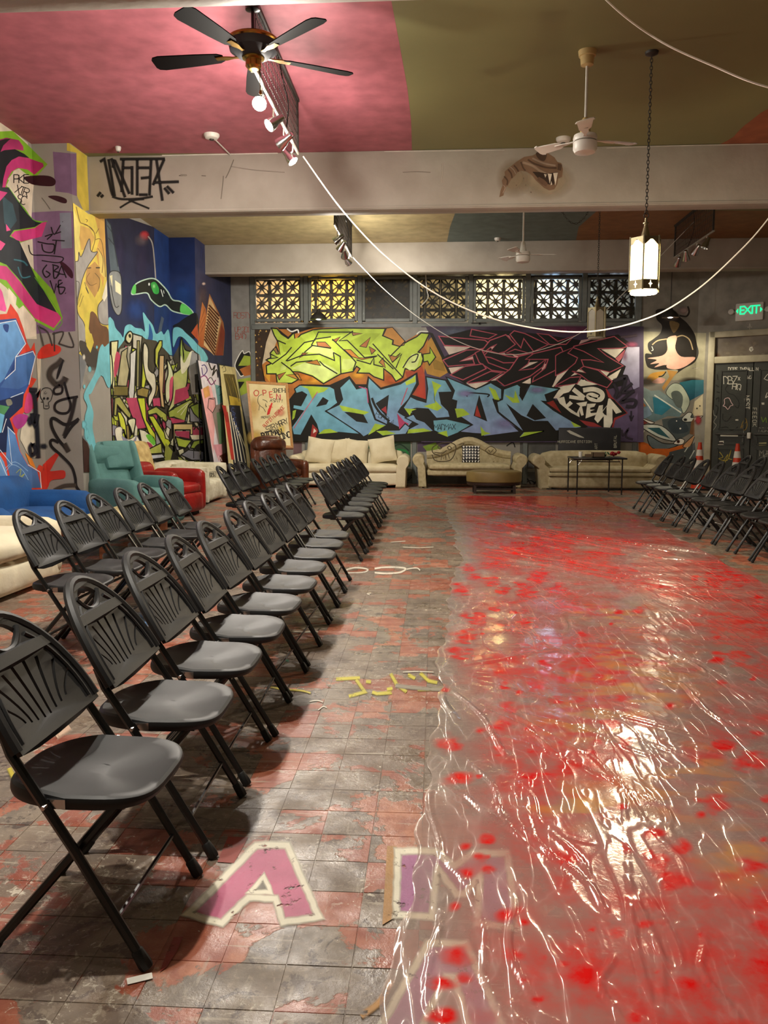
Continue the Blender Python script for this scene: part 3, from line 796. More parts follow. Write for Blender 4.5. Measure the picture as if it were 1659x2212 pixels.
# --- pilaster side: yellow figure, grey rocks, brown
p = Painter([sP1s], 150, 420, 4.484)
p.dsl('''
f d9c34a 0,60 180,190 360,215 380,1560 0,1560
f e3d472 0,60 100,300 95,560 30,760 0,700
f c99a45 240,215 350,215 355,640 320,900 250,560 290,420
f caa24e 100,300 190,330 240,420 200,520 110,540 90,420
f b98e48 160,720 240,650 300,720 290,900 240,1000 150,860
f d8c060 270,500 330,620 345,820 290,760
c 6a4f20 7 60,120 95,260 130,285 210,330 245,420 210,560
c 6a4f20 6 130,285 170,300 230,360
c 6a4f20 6 150,240 170,250 160,270
c 6a4f20 6 250,380 280,330
c 7a5a28 7 240,440 300,440 330,600 345,800
c 7a5a28 7 270,520 320,620 310,760
s 4a3818 10 170,715 205,710
s 4a3818 14 250,710 290,710
c 7a5a28 6 190,760 160,820 200,880 260,860
c 6a4f20 6 240,760 290,830 270,940
q 9d9a94 3a3530 7 185,430 200,540 230,560 265,560 210,640 170,700 130,790 100,900 70,1060 80,1160 140,1260 150,1420 60,1560 -20,1560 -20,760 40,660 80,640 85,560 110,600
c 3a3530 6 60,840 90,870 60,1060
c 3a3530 5 140,850 180,960 150,900
c 6f6c66 16 30,900 60,1000 40,1100
g 6a4526 200,1140 250,1160 300,1260 370,1310 385,1560 220,1560 190,1400 170,1280
q a09d97 3a3530 7 270,1090 330,1000 385,880 400,740 420,1100 390,1250 290,1240
f ece6cc 310,1000 360,820 380,800 375,960 330,1040
f d9c94a 140,1170 200,1100 180,1300 220,1430 200,1560 160,1530 150,1400
c 7a6a2a 5 70,1080 110,960
c 7a6a2a 5 90,1090 130,980
''')
p.k = (150, 680, 5.352)
p.dsl('''
f 74777a 80,430 200,520 120,900 130,1380 260,1500 280,1600 100,1600 70,600
g 3c3530 110,300 200,330 330,430 340,600 260,640 190,560 120,420
b 9a9a92 250,720,110,130 .8
b d8d4c4 80,480,12,24 1 .6
b d8d4c4 160,490,20,40 1 .4
f d6c24a 180,190 250,220 275,320 235,440 190,360
g 6fb9c4 330,430 370,340 400,370 470,350 475,760 440,840 360,700 250,900 215,940 270,1130 260,1300 300,1520 270,1570 220,1500 190,1420 170,1200 200,1060 160,960 180,870 290,660
b 6fb9c4 228,630,22,40 1 .6
b 6fb9c4 310,375,14,24 1 .6
b 6fb9c4 165,830,16,30 1 .6
b 6fb9c4 160,1270,40,60 1 .4
b 6fb9c4 190,1380,35,90 1 .4
c 6fb9c4 12 170,1300 190,1440 215,1420 200,1330
f 3a1c14 125,1400 200,1480 240,1600 300,1820 130,1820''')

# --- back bay of the left wall: night sky, ships, wildstyle letters
p = Painter([sL2, sP2f, sP2s], 150, 420, 4.484)
p.dsl('''
f 25243a>20305c 340,150 1000,380 1000,2300 340,2300
f 1f3a74>1b2f60 820,300 980,400 980,1400 820,1400
f 1c2c5c>1e3a78 960,400 1230,400 1250,1500 1250,2500 960,2500
f 34395e>252a48 1215,380 1330,470 1330,2500 1215,2500
f 33385c>20233e 1330,600 1600,700 1620,2500 1330,2500
b 3a3555 480,600,80,300 .6
b 3a3555 700,650,90,260 .5
b 2d4d92 650,1120,130,130 .6
b 20488e 1100,980,130,160 .6
b 5a4a52 1290,1000,60,170 .7
b 8a6a40 1290,1300,60,160 .6
b e0c8c0 1300,865,22,18 .9
b 404a80 1280,560,16,80 .6
f 57636c 352,225 400,290 480,720 500,830 460,880 400,780
s 2c3338 8 360,240 400,300 470,700
s 2c3338 6 375,420 440,500
s 2c3338 6 365,300 420,380
f ece3b8 435,830 500,880 500,990 440,960
q 8a8d8c 2a2a2a 8 380,780 440,740 500,800 505,1100 470,1170 420,1100 390,960
f f0e8c0 440,830 495,870 498,975 445,940
f e8e0b4 388,790 415,780 415,900
c 2a2a2a 7 400,880 440,1080 480,1080
b c33a42 725,400,55,55 1 .35
b 7a6a70 700,440,80,70 .5
c a09a94 12 760,405 800,470 820,620 835,830
q 1d211f b9d4c4 12 600,960 640,870 750,820 830,820 900,880 950,940 1000,1020 1080,1040 1180,1120 1195,1160 1130,1160 1000,1130 930,1070 870,1085 790,1020 750,955 650,965
g 5fc25c 600,955 610,900 640,870 640,960
g 5fc25c 1085,1060 1140,1080 1195,1150 1150,1165 1075,1140
g 3aa648 790,860 830,850 865,910 860,960 820,960 795,910
b 8fe088 818,890,22,30 .9
s e8f0ea 8 885,920 905,990
s e8f0ea 6 910,930 915,960
b e8f0ea 770,870,10,18 1 .5
g 12141c 1060,1240 1130,1190 1230,1150 1250,1320 1200,1400 1080,1330 1000,1280
f 4a5566 890,1180 915,1200 880,1370 850,1360
f b8542c 1180,1340 1240,1250 1250,1420
f c87a44>a0522c 1285,1040 1320,1110 1320,1200 1290,1480 1245,1480 1255,1250
f b87848>9a5830 1355,960 1490,1240 1505,1340 1490,1560 1420,1560 1290,1480 1310,1240
f 8a3a26 1470,1250 1505,1340 1480,1560 1420,1560
f d8b888 1355,985 1470,1230 1450,1300 1400,1560 1300,1460 1320,1250
''')
for i in range(13):
    t = i / 12
    p.stroke([(1350 - 45 * t, 1070 + 330 * t), (1450 - 45 * t, 1180 + 370 * t)], 16, '5a2a18')
p.dsl('''
s 8a4a28 5 1260,1250 1310,1110
s 8a4a28 5 1258,1300 1315,1180
s 8a4a28 5 1258,1360 1312,1250''')
p = Painter([sL2, sP2f, sP2s], 150, 680, 5.352)
p.dsl('''
g 74bcc6 440,100 500,60 530,150 590,220 620,260 640,140 700,110 760,150 830,160 870,190 850,40 850,-30 900,40 960,120 1000,220 1060,190 1090,230 1140,170 1165,300 1190,560 1150,900 440,900
q 74bcc6 30444c 6 1195,180 1240,140 1300,160 1350,210 1440,290 1490,350 1560,420 1600,520 1500,560 1420,400 1330,280 1260,260 1200,380
g 2c5a96 920,100 960,220 950,330 910,420 890,330 915,230
f 4a4438>2e2a22 460,320 560,300 540,420 700,200 830,240 880,280 1000,300 1100,400 1190,500 1300,300 1500,460 1540,900 1540,1760 1200,1760 1000,1700 760,1640 660,1500 440,1500
''')
rs = random.Random(5)
for i in range(120):
    x, y = rs.uniform(490, 1500), rs.uniform(430, 1640)
    if y < 560 and not (560 < x < 900): y += 200
    wd_, hh, sl = rs.uniform(30, 75), rs.uniform(120, 260), rs.uniform(-60, 60)
    q = [(x - wd_ / 2 + sl, y - hh / 2), (x + wd_ / 2 + sl, y - hh / 2 + rs.uniform(-30, 30)), (x + wd_ * .4 - sl, y + hh / 2), (x - wd_ * .6 - sl, y + hh / 2 - rs.uniform(0, 50))]
    p.fill(q, rs.choice(['a9b444>8c9440', 'cfcaa8>a8a48c', '9a9684', 'a83c58', '8c7a44', '93918f', 'd2ceb4', 'b6c23e', '8f8c9a']))
    p.stroke(q, 9, '17150f', closed=True)
p.dsl('''
f 9a9684 570,400 680,360 700,600 560,760 520,640
o d9d6a0 17150f 14 468,310 550,300 540,440 510,560 515,880 490,900 470,560
q d8e0b0 17150f 14 385,510 430,470 475,480 490,760 450,820 420,660
g b2405a 530,430 580,500 520,720 500,640
q c9c49a 17150f 14 650,230 690,190 720,230 710,290 680,330 640,290
g 24201a 670,230 695,225 700,260 680,265
o b9b4a0 17150f 13 720,220 830,250 810,420 790,860 760,860 770,400 720,380
o 8f8a5a 17150f 10 770,300 800,300 790,830 765,840
o c4c2bc 17150f 13 690,450 760,400 750,640 740,900 720,1080 690,1100 670,900 690,700
o a8a07a 17150f 13 590,430 660,380 650,480 680,640 650,830 540,820 560,640
o b7bf3a 17150f 13 830,430 870,380 890,560 880,720 850,880 820,840 830,640
q cfc9b0 17150f 13 850,330 900,400 900,600 930,660 980,700 990,860 960,960 910,1060 900,960 940,860 900,780 870,720 840,520
o bcc04a 17150f 13 980,400 1030,300 1060,300 1060,360 1020,440 1010,560 1020,640 980,560
o c6a878 17150f 13 1030,470 1085,470 1080,700 1070,900 1090,1080 1050,1060 1020,760
q ccd0a8 17150f 13 1120,520 1180,640 1190,760 1160,920 1130,1020 1100,960 1100,800 1130,680
g c04a68 1150,760 1200,720 1190,900 1150,1000
q 8fa23a>c3c488 17150f 14 1200,700 1240,660 1290,600 1280,420 1300,270 1340,400 1420,440 1380,560 1360,800 1290,960 1180,1080 1130,1110 1180,960
g e2dcc0 1290,470 1330,560 1400,430 1440,440 1380,600 1300,680
g 17150f 1300,270 1330,460 1320,520
f 93918f 1420,420 1500,470 1540,700 1540,920 1420,920 1380,640
f 17150f 1450,690 1500,680 1520,900 1460,900
o ac4058 17150f 14 230,960 400,960 490,960 490,1180 300,1120
s 17150f 11 330,980 370,1150
s 17150f 11 420,1000 430,1160
b 17150f 268,1005,14,20 1 .6
o 98a848 17150f 14 230,950 360,780 350,850 490,850 490,930 380,950 390,1000 330,970
f 6d6230 500,830 660,830 660,930 500,930
s 17150f 12 500,825 660,825
s 17150f 12 500,935 680,935
f b04060 640,960 870,960 900,1300 780,1320 700,1140
o 8c7a40 17150f 13 770,870 830,840 910,860 890,960 770,930
o 9c9a52 17150f 13 510,960 570,950 700,1150 690,1200 660,1180 540,1040 530,1170 500,1160
o c9d03e 17150f 14 540,1120 580,1130 620,1200 640,1280 650,1430 620,1330 580,1320
q d4d4b0 17150f 14 660,1230 700,1200 750,1210 740,1320 720,1380 690,1300
o c2cc34 17150f 14 770,960 860,960 870,1080 880,1220 980,1380 990,1500 900,1360 830,1180
o a4ac4c 17150f 14 890,1110 990,1060 1110,1150 1120,1220 1100,1240 1040,1190 990,1140 900,1160
f b04060 950,970 1030,960 1040,1060 990,1050 960,1060
o bac634 17150f 14 900,1170 960,1170 1160,1480 1110,1560 1060,1480
o c9c9a0 17150f 11 1040,1200 1060,1190 1060,1280 1150,1450 1100,1430
o 98a248 17150f 14 1130,1120 1400,980 1440,1000 1380,1050 1340,1230 1200,1180 1140,1190
s cfd0a8 8 1250,1130 1400,1000
s cfd0a8 8 1290,1160 1380,1030
o 8b8a92 17150f 13 1390,1080 1480,1020 1540,1060 1540,1240 1400,1240
o 8fa640 17150f 13 1400,1060 1500,1020 1540,1060 1540,1240 1440,1140
f a83c58 1230,870 1360,830 1390,960 1210,1040
f a83c58 1150,1190 1340,1220 1330,1240 1180,1260
o c9b47a 17150f 14 1190,1260 1430,1260 1430,1380 1400,1390 1400,1330 1210,1330 1200,1580
f a83c58 1220,1345 1390,1345 1390,1430 1240,1400
f e8e0c4 1400,1390 1540,1390 1540,1440 1420,1440
f a83c58 1430,1300 1540,1300 1540,1390 1430,1390
s 17150f 14 1440,1330 1470,1290 1500,1330
o a5b440 17150f 14 1230,1410 1330,1440 1420,1450 1350,1540 1260,1520
o 92a63e 17150f 14 1400,1540 1440,1460 1540,1440 1540,1560
g 17150f 1450,1550 1480,1500 1540,1490 1540,1580
o 84838e 17150f 13 1380,1560 1540,1580 1540,1680 1420,1680 1290,1620
s 17150f 9 1440,1575 1440,1660
f 98a050 1260,1640 1400,1700 1540,1690 1540,1800 1300,1800
c 17150f 14 1240,1590 1330,1680 1440,1790
q e4dfc8 55505c 7 510,1330 590,1300 600,1400 680,1440 760,1400 800,1500 700,1530 560,1510
g 8d8aa2 590,1400 700,1470 760,1400 740,1490 640,1510
o d9d6bc 17150f 13 790,1320 860,1340 960,1420 990,1500 930,1560 820,1480
g 6cb83c 870,1390 930,1390 980,1470 960,1510 900,1450
g a83c58 880,1470 930,1490 950,1530 900,1530
o a7ac50 17150f 14 890,1560 1050,1480 1060,1600 920,1610
f 8f9440 1100,1480 1180,1580 1150,1700 1080,1680
o c4c7cf 17150f 10 930,1620 1060,1610 1090,1650 930,1670
s 17150f 19 890,1610 960,1615
s 17150f 19 930,1680 1090,1670
s 17150f 16 960,1680 960,1760
o 90a24c 17150f 13 265,1170 400,1330 380,1380 500,1400 515,1500 430,1470 330,1400
q 74bcc6 17150f 13 300,1170 400,1170 450,1220 460,1370 400,1370 390,1310
f ac4058 270,1380 400,1450 540,1480 560,1540 300,1540
s 17150f 12 330,1420 340,1540
s 17150f 12 420,1470 430,1540
''')

# --- back wall left strip and panels below the mural
p = Painter([sB], 500, 690, 3.998)
p.dsl('''
f 8f8c86 -20,-400 165,-400 165,1100 -20,1100
q 17150f e8e6dc 8 30,400 60,320 95,270 110,295 160,285 165,420 90,490 60,460
f 9cae3c 60,400 110,310 165,320 165,400
f a8622c 70,430 165,390 165,480 110,490
f 9cae3c 50,520 165,500 165,620 80,660
o 17150f 17150f 4 60,540 110,540 70,600''')
p.text('ROSTY', 20, -10, 50, '9c4a3c', 4, .6); p.text('UP 2011', 30, 110, 45, '9c4a3c', 4, .5); p.text('BAD', 35, 170, 50, '9c4a3c', 5, .6)
p.k = (620, 930, 4.366)
p.dsl('''
f 7d5f60 60,110 140,110 140,240 60,240
f 6e5030 245,112 640,112 640,240 245,240
f 8a6a44 260,140 420,150 640,130 640,180 400,190 260,200
c d8c0a8 10 290,170 330,130 390,150 420,130
f 3f5a40 725,105 1165,105 1165,340 725,340
c 1a5a2c 26 760,140 840,180 900,130 1000,160
f 8a6a40 850,120 1000,110 1010,200 870,210
c 20803c 18 1040,180 1130,200 1140,300 1080,260
c 15301c 12 960,190 1060,130 1150,190
f 5b4a5e 1230,110 1659,110 1659,200 1230,200
f 7d9a30 1280,150 1400,110 1450,170 1340,220
f 6e6c68 -100,390 3400,390 3400,640 -100,640
c 2a2724 8 1090,410 1140,470 1180,440 1200,520
c 2a2724 7 1120,480 1200,400 1230,450''')
p.k = (980, 900, 3.77)
p.dsl('''
f 5c5b58 540,210 830,210 830,420 540,420
b 8a8880 600,280,60,80 .7
c 2a2826 10 430,240 480,210 500,250
c 1c1b1a 12 540,540 590,500 640,560 680,510
c 1c1b1a 9 560,560 620,520 660,540''')

# --- wall right of the mural: cream ground, dark hood, grey and orange faces
p = Painter([sB, sD], 1370, 640, 5.53)
p.dsl('''
f 8a857a 60,-600 1800,-600 1800,2300 60,2300
f b3ac90>a09a80 70,420 860,440 830,1000 70,1010
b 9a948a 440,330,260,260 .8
g 2a2521 270,160 380,150 480,200 560,260 640,330 720,450 745,560 770,680 720,790 600,860 500,930 470,960 520,880 330,880 220,870 150,830 130,690 210,690 170,640 165,560 230,510 310,440 330,350 270,280 255,210
b 7f746a 440,230,120,80 .8
b a08a84 590,170,90,60 .9
c 2a2521 20 540,230 620,240 655,190 640,120
g 7a6440 420,300 540,330 470,440
g e8b8a0>eab29e 390,510 470,470 510,490 490,620 560,720 730,730 640,820 520,870 400,860 370,820 240,850 300,800 190,810 270,760 160,740 330,710 395,640
c b9a27c 14 215,580 280,530 390,510
c b9a27c 14 500,490 580,470 660,520 700,640
c e8e0d0 8 210,600 225,640 205,650
f 17130f 370,860 390,820 380,820
g c8923c 130,1040 180,940 270,905 380,900 300,960 200,1030
g e0a896 210,1030 290,975 370,990 330,1040
f b98a48 390,880 520,900 470,960 350,1130 330,1090 420,960
c 17130f 12 380,900 340,950 290,960
b 3a332c 150,1020,160,70 .9
b 2c2824 680,1010,170,50 .9
f 2f6f7c>1d5066 540,1030 690,1000 830,1000 830,1160 640,1260
f 8a9a98>5f7a80 80,1070 200,1130 300,1120 380,1180 560,1240 640,1280 540,1440 400,1430 240,1500 70,1420
q b9c2ae 2e3a3a 7 390,1180 400,1100 470,1040 560,1060 640,1180 660,1280 590,1400 540,1300
g 5b6460 440,1160 520,1130 580,1200 560,1330 490,1300
f 2f7a90 220,1200 330,1230 440,1330 330,1420 240,1400
s dfe4d8 16 240,1180 440,1310 560,1390
s dfe4d8 14 90,1190 220,1380
f 7f98ac 70,1360 170,1310 210,1410 120,1470
f b06a3a 80,1230 140,1310 80,1330
f c9bc9a 720,1260 820,1170 820,1440 690,1420
b 26221e 750,1340,12,12 1 .6
b 26221e 785,1310,10,12 1 .6
f 8c3a38 70,1460 180,1510 80,1540
q e8e0d4 17130f 8 60,1440 160,1480 240,1510 180,1520
f 4d5758 330,1470 560,1440 700,1400 720,1480 660,1640 560,1700 440,1740 350,1600
g 39444a 400,1500 500,1450 600,1500 650,1600 560,1640 440,1620
q d4d8cc 17130f 8 570,1460 640,1390 690,1400 680,1450 820,1430 720,1490 600,1500
b 15120f 610,1475,26,20 1 .6
b eeeae0 505,1490,10,10 1 .5
b eeeae0 550,1580,14,14 1 .5
q c9cfc4 17130f 9 80,1540 330,1550 500,1720 330,1700 170,1620
f 2d5a60 150,1570 300,1570 430,1700 290,1650
q 5f6a6c 17130f 10 160,1660 330,1750 470,1760 560,1740 480,1800 330,1830 200,1800
q e6ded0 17130f 8 470,1760 540,1700 600,1720 570,1770
b 3a1a10 525,1735,24,26 1 .5
f c8621c 50,1720 160,1760 220,1820 420,1820 620,1760 700,1700 640,1860 400,1900 340,2080 280,2200 60,2200
c 17130f 16 190,1900 300,2010 340,2090
q c9986a 17130f 8 580,1790 700,1670 720,1680 660,1800
f 4a5050 420,1860 650,1800 730,1740 740,1960 560,2000 400,1990
s c8ccc0 12 600,1860 640,1800
s c8ccc0 12 660,1940 720,1840
g 1d1712 100,2090 180,2010 260,2060 270,2130 160,2140
g d8d0c0 130,2110 200,2090 220,2130 150,2140
g 6a3014 210,1980 270,2000 280,2060 230,2040
c a83a2c 10 70,1560 40,1640
f dcd4c4 60,1600 130,1600 80,1680
b a02c34 765,1480,50,70 1 .4
f 7e5a3c 680,1500 720,1440 720,1660 660,1640
f 8d8676 720,1660 800,1640 800,1980 740,1960
s 5e5a50 5 690,860 740,850
b cfc6b0 740,860,70,16 .6
c b0aa9c 10 1350,365 1370,370 1380,330 1395,370 1410,365
c b0aa9c 10 1380,350 1378,420
c 8d877c 8 1120,380 1140,370 1155,390
c 8d877c 8 1140,360 1142,420
''')

# ------------------------------------------------------------ the large mural on its board
YM = YB - .075
mur = thing('graffiti_mural', 'huge graffiti mural board lettered RANDOM below the row of windows', 'mural', (0, YM, 0))
bo = [(586, 707), (575, 740), (566, 785), (573, 825), (556, 850), (556, 953), (1386, 954), (1387, 706), (900, 707)]
MB().prism([(ony(a, b_, YM).x, ony(a, b_, YM).z) for a, b_ in bo], -.012, .012, Tm(0, .014, 0, rx=R(90))).build('board', 'board_black', mur, smooth=False)
sM = Surf((0, YM, 0), (0, -1, 0))
p = Painter([sM], 900, 690, 3.998)
p.dsl('''
f 44374c>5a4a68 40,60 1960,60 1960,1060 40,1060
b 6f7a8c 330,110,160,60 .6
b 7a3f5c 1300,90,340,50 .7
b 3a2c40 760,90,200,40 .8
f b5893a 0,250 60,230 130,150 200,300 285,450 200,500 90,470 60,390 0,440
f 96762e 130,330 230,380 250,450 150,430
f 14120c 105,110 140,120 250,340 220,340
''')
p.k = (500, 690, 3.998)
p.dsl('''
f b9782e>b06a30 345,70 1640,70 1700,150 1640,700 500,700 290,530 265,400 300,200
f 8f8c84 1390,68 1680,68 1700,110 1600,130 1500,190
f c9b89a 345,75 300,200 265,390 340,330 390,190
f d39a34 290,390 340,420 330,540 280,480
b e0a434 700,520,130,60 1
b d8842c 640,500,100,50 .8
b e0a030 1090,480,90,45 .9
b c8602c 1400,520,120,60 .8
b 9a5a28 1360,110,90,60 .7
f a8482a 1500,450 1659,430 1659,690 1550,640
f 17140f 400,70 560,70 720,70 640,95 560,120 530,130 480,170 430,120
f b0722e 410,85 470,85 520,120 490,150 450,120
c eceadf 12 480,80 520,105 570,90 580,120
o b2cc44>c4dc58 14120c 11 345,75 395,80 430,125 490,165 540,115 550,185 600,130 700,92 780,82 1000,75 1330,78 1305,140 1395,178 1390,215 1450,232 1530,185 1599,150 1639,116 1709,122 1659,230 1612,282 1640,292 1655,340 1640,398 1580,445 1500,425 1480,500 1420,535 1385,480 1315,425 1315,525 1230,495 1190,465 1085,462 1110,425 1080,405 1050,450 945,470 890,500 795,555 700,490 590,455 525,450 585,515 520,552 395,550 385,470 305,470 300,400 345,380 300,350 340,330 335,290 385,235 420,300 400,190 370,140
f d2e68a 520,420 640,370 780,370 880,420 930,460 800,540 700,480
f cfe27c 960,340 1060,345 1070,400 1000,440 950,430
f d6e88e 1480,400 1560,300 1640,290 1600,420 1540,440
f cfe27c 430,400 480,380 470,430 420,450
f d2e488 640,280 740,200 820,210 900,290 860,330 760,300
f a4bc38 1020,190 1160,120 1290,120 1180,230 1250,310 1120,300
f a6be3a 430,200 600,150 640,190 520,290 450,280
f 9cb634 700,95 1000,85 1040,110 900,140 740,160
o 9a5a34 14120c 6 585,335 615,290 660,290
o a8683a 14120c 6 735,195 745,232 860,245 810,195
o 9a5a34 14120c 6 870,180 940,150 905,195
o a07048 14120c 6 1040,112 1130,122 1050,140
o a8683a 14120c 6 1108,232 1200,155 1165,242
o c88434 14120c 6 975,260 1030,262 1100,330 1150,335 1250,322 1130,348 1040,322
o a8683a 14120c 6 1190,235 1245,268 1210,300
o b8823c 14120c 7 1310,140 1340,75 1390,68 1500,190 1490,222 1450,232 1395,215 1400,180
o b0742e 14120c 6 640,372 740,350 770,398 700,385
o a8683a 14120c 6 395,480 470,455 412,522
o b0783a 14120c 6 1355,305 1420,322 1460,290 1390,372
o b0783a 14120c 6 1275,370 1310,330 1330,420
o 8a6a40 14120c 6 360,255 385,240 410,300 390,300
o c89038 14120c 6 470,480 575,470 605,525 560,515
s 14120c 10 395,180 470,212
s 14120c 10 350,388 470,300 520,240
s 14120c 10 470,360 560,270 630,200 720,180 750,110 1050,110
s 14120c 10 690,225 720,170 860,150
s 14120c 10 630,285 700,225 860,250
s 14120c 10 880,285 890,355 760,300 610,310 480,360
s 14120c 10 880,285 940,320 945,465
s 14120c 10 870,170 1040,330 1075,370 1050,440
s 14120c 10 510,405 560,370 700,355
s 14120c 10 760,360 800,400 915,470
s 14120c 10 1000,180 1150,330 1260,315
s 14120c 10 1000,180 930,185 1050,100
s 14120c 10 1220,210 1480,500
s 14120c 10 1260,300 1400,430
s 14120c 10 1370,320 1500,190
s 14120c 10 1390,370 1470,300 1420,420
s 14120c 10 1080,350 1200,385 1230,330 1230,390 1310,410
c 14120c 10 1480,420 1540,330 1610,300 1590,360 1555,370
s 14120c 10 430,370 510,430 580,515
s 14120c 10 310,340 400,330 340,300
''')
p.k = (900, 690, 3.998)
p.dsl('''
c e6e8dc 9 0,130 30,105 100,105
o a9c43c 14120c 9 55,300 115,292 115,240 165,325 110,395 95,360 60,368
f a8482a>b03a28 0,470 45,390 70,480 80,690 0,670
f 161312 215,150 470,85 800,100 1050,125 1420,180 1740,130 1860,215 1820,300 1850,420 1780,570 1500,640 1140,690 1000,600 700,560 420,560 270,460 215,340 330,270
f c9bcae 235,232 470,238 410,265 280,305
f dccbbb 275,418 410,405 300,468
f dccfbe 425,548 640,540 500,600
f d8a8a4 375,362 485,318 500,380 480,345
f d0b4ac 635,242 735,214 655,258
f e0c8bc 640,530 770,455 700,525
f e4d4c4 880,442 960,372 1050,365
f d8b8b0 1078,450 1088,385 1225,380
f d0a8a4 1105,302 1220,268 1195,308
f c8a8a0 915,160 960,180 1015,250 1008,272
f b87a80 765,132 800,140 830,200 800,190
f c89a98 690,302 760,288 775,322
f dcb4ac 825,305 895,322 872,345
f e6d8c8 880,565 985,505 985,590 930,590
f e6d8c8 1120,660 1340,395 1240,420 1180,560
f c8a4a0 1420,180 1560,155 1400,215
f e6d8c8 1330,490 1400,430 1470,460 1400,470
o 161312 b05260 9 190,145 590,180 622,205 618,240 540,258 460,235 240,225
o 161312 b05260 9 475,85 690,130 620,168 462,142
o 161312 b05260 9 228,352 430,265 560,260 480,310 375,362 485,345 500,385 270,405
o 161312 b05260 9 632,182 770,132 852,215 760,280 595,322 690,215 640,240 575,290 570,260
o 161312 b05260 9 575,320 620,270 690,290 790,320 880,330 860,372 750,375 640,330
o 161312 b05260 9 505,290 560,260 620,375 800,442 785,458 650,440 540,372
o 161312 b05260 9 290,480 420,405 570,385 600,425 400,522
o 161312 b05260 9 440,542 590,470 640,448 735,462 620,532 450,552
o 161312 b05260 9 806,130 842,98 935,122 1135,218 1010,278 925,165 900,245 860,200
o 161312 b05260 9 690,520 805,430 880,320 960,300 1000,290 960,385 885,440 1010,425 1120,342 1090,410 980,490 760,575
o 161312 b05260 9 1040,122 1140,132 1220,190 1362,142 1290,215 1150,218
o 161312 b05260 9 775,290 850,258 965,290 890,312
o 161312 b05260 9 940,345 1010,295 1245,240 1280,312 1205,302 1385,335 1360,382 1230,422 1000,540 1010,500 1110,420 1135,345
f e9dccb 1180,600 1450,520 1500,580 1480,690 1140,680
''')
p.k = (1200, 690, 7.9)
p.dsl('''
o 161312 b05260 16 310,460 1000,290 1225,460 1130,492 720,497 870,620 1155,792 930,900 480,802 440,690 600,690 820,735 480,545 310,485
o 161312 b05260 16 0,1130 250,990 430,980 370,1095 0,1145
o 161312 b05260 16 480,800 730,870 965,1060 880,1165 560,1050 430,950 270,880 510,912 420,840
o 161312 b05260 16 80,570 310,475 210,575 375,655 335,745 180,870 0,960 0,620
f ded4c2 780,512 1170,500 1020,660
f c86a70 1020,670 1190,510 1160,620 1080,730
f ece2d0 760,870 920,905 870,970
f ece2d0 890,980 1120,840 1040,1000 960,1040
f b9b4c8>8d86a8 1220,470 1430,470 1430,1150 1330,1200 1230,950 1150,940 1200,800 1110,740
b b05a78 1300,430,120,60 .8
b 8a4a66 1180,620,60,120 .5
f 6a5a7c>57486a 1000,1700 1250,1560 1400,1250 1400,2080 980,2080
f 9a3434 870,1180 960,1320 1235,1600 1020,1720 990,1840 930,1840 600,1830 420,1770 100,1620 -20,1400 -20,1500 90,1600
f 16120f 335,1095 420,1130 700,1105 860,1200 900,1330 1000,1370 1215,1600 1000,1680 955,1850 800,1840 650,1760 430,1720 100,1590 0,1400 150,1250 250,1220
f e9e4d2 -20,1170 340,1100 230,1240 -20,1310
f e9e4d2 380,1110 430,1020 720,1110 430,1140
s e9e4d2 75 300,1190 490,1340
s e9e4d2 62 235,1320 430,1350 490,1350
c e9e4d2 80 470,1210 640,1190 770,1240 800,1310 750,1370 620,1360 560,1310 620,1290 720,1330
f e9e4d2 25,1350 145,1318 180,1455 245,1390 295,1435 215,1500 360,1600 420,1480 350,1430 540,1400 520,1475 450,1485 480,1630 440,1645 400,1540 410,1668 160,1540 190,1595 160,1600
f e9e4d2 540,1440 690,1435 660,1490 590,1510 590,1540 670,1540 590,1570 600,1600 700,1590 680,1630 510,1690
f e9e4d2 660,1700 740,1470 810,1460 800,1560 880,1460 900,1350 930,1350 1130,1580 1030,1610 970,1520 970,1760 930,1845 820,1840 820,1650 720,1770
f 16120f 800,1580 870,1480 870,1640 830,1620
S 2a2430 60 990,1050 1150,1000 1200,1000 1130,1230 1020,1340
S 2a2430 56 990,1100 1050,1220 1010,1330
S 2a2430 50 1310,1090 1150,1240 1350,1220
S 2a2430 54 1340,1210 1120,1400 1280,1370 1370,1400 1330,1490 1200,1480
S 2a2430 24 1290,1560 1290,1740
S 2a2430 20 1260,1640 1290,1720 1330,1640
S 3a3040 30 1130,1880 1150,1980 1240,1870 1200,2000 1320,2050
S 4a3a44 40 1110,300 1250,290 1390,270
f d8c8b8 225,1645 360,1700 240,1660
''')
p.k = (500, 690, 3.998)
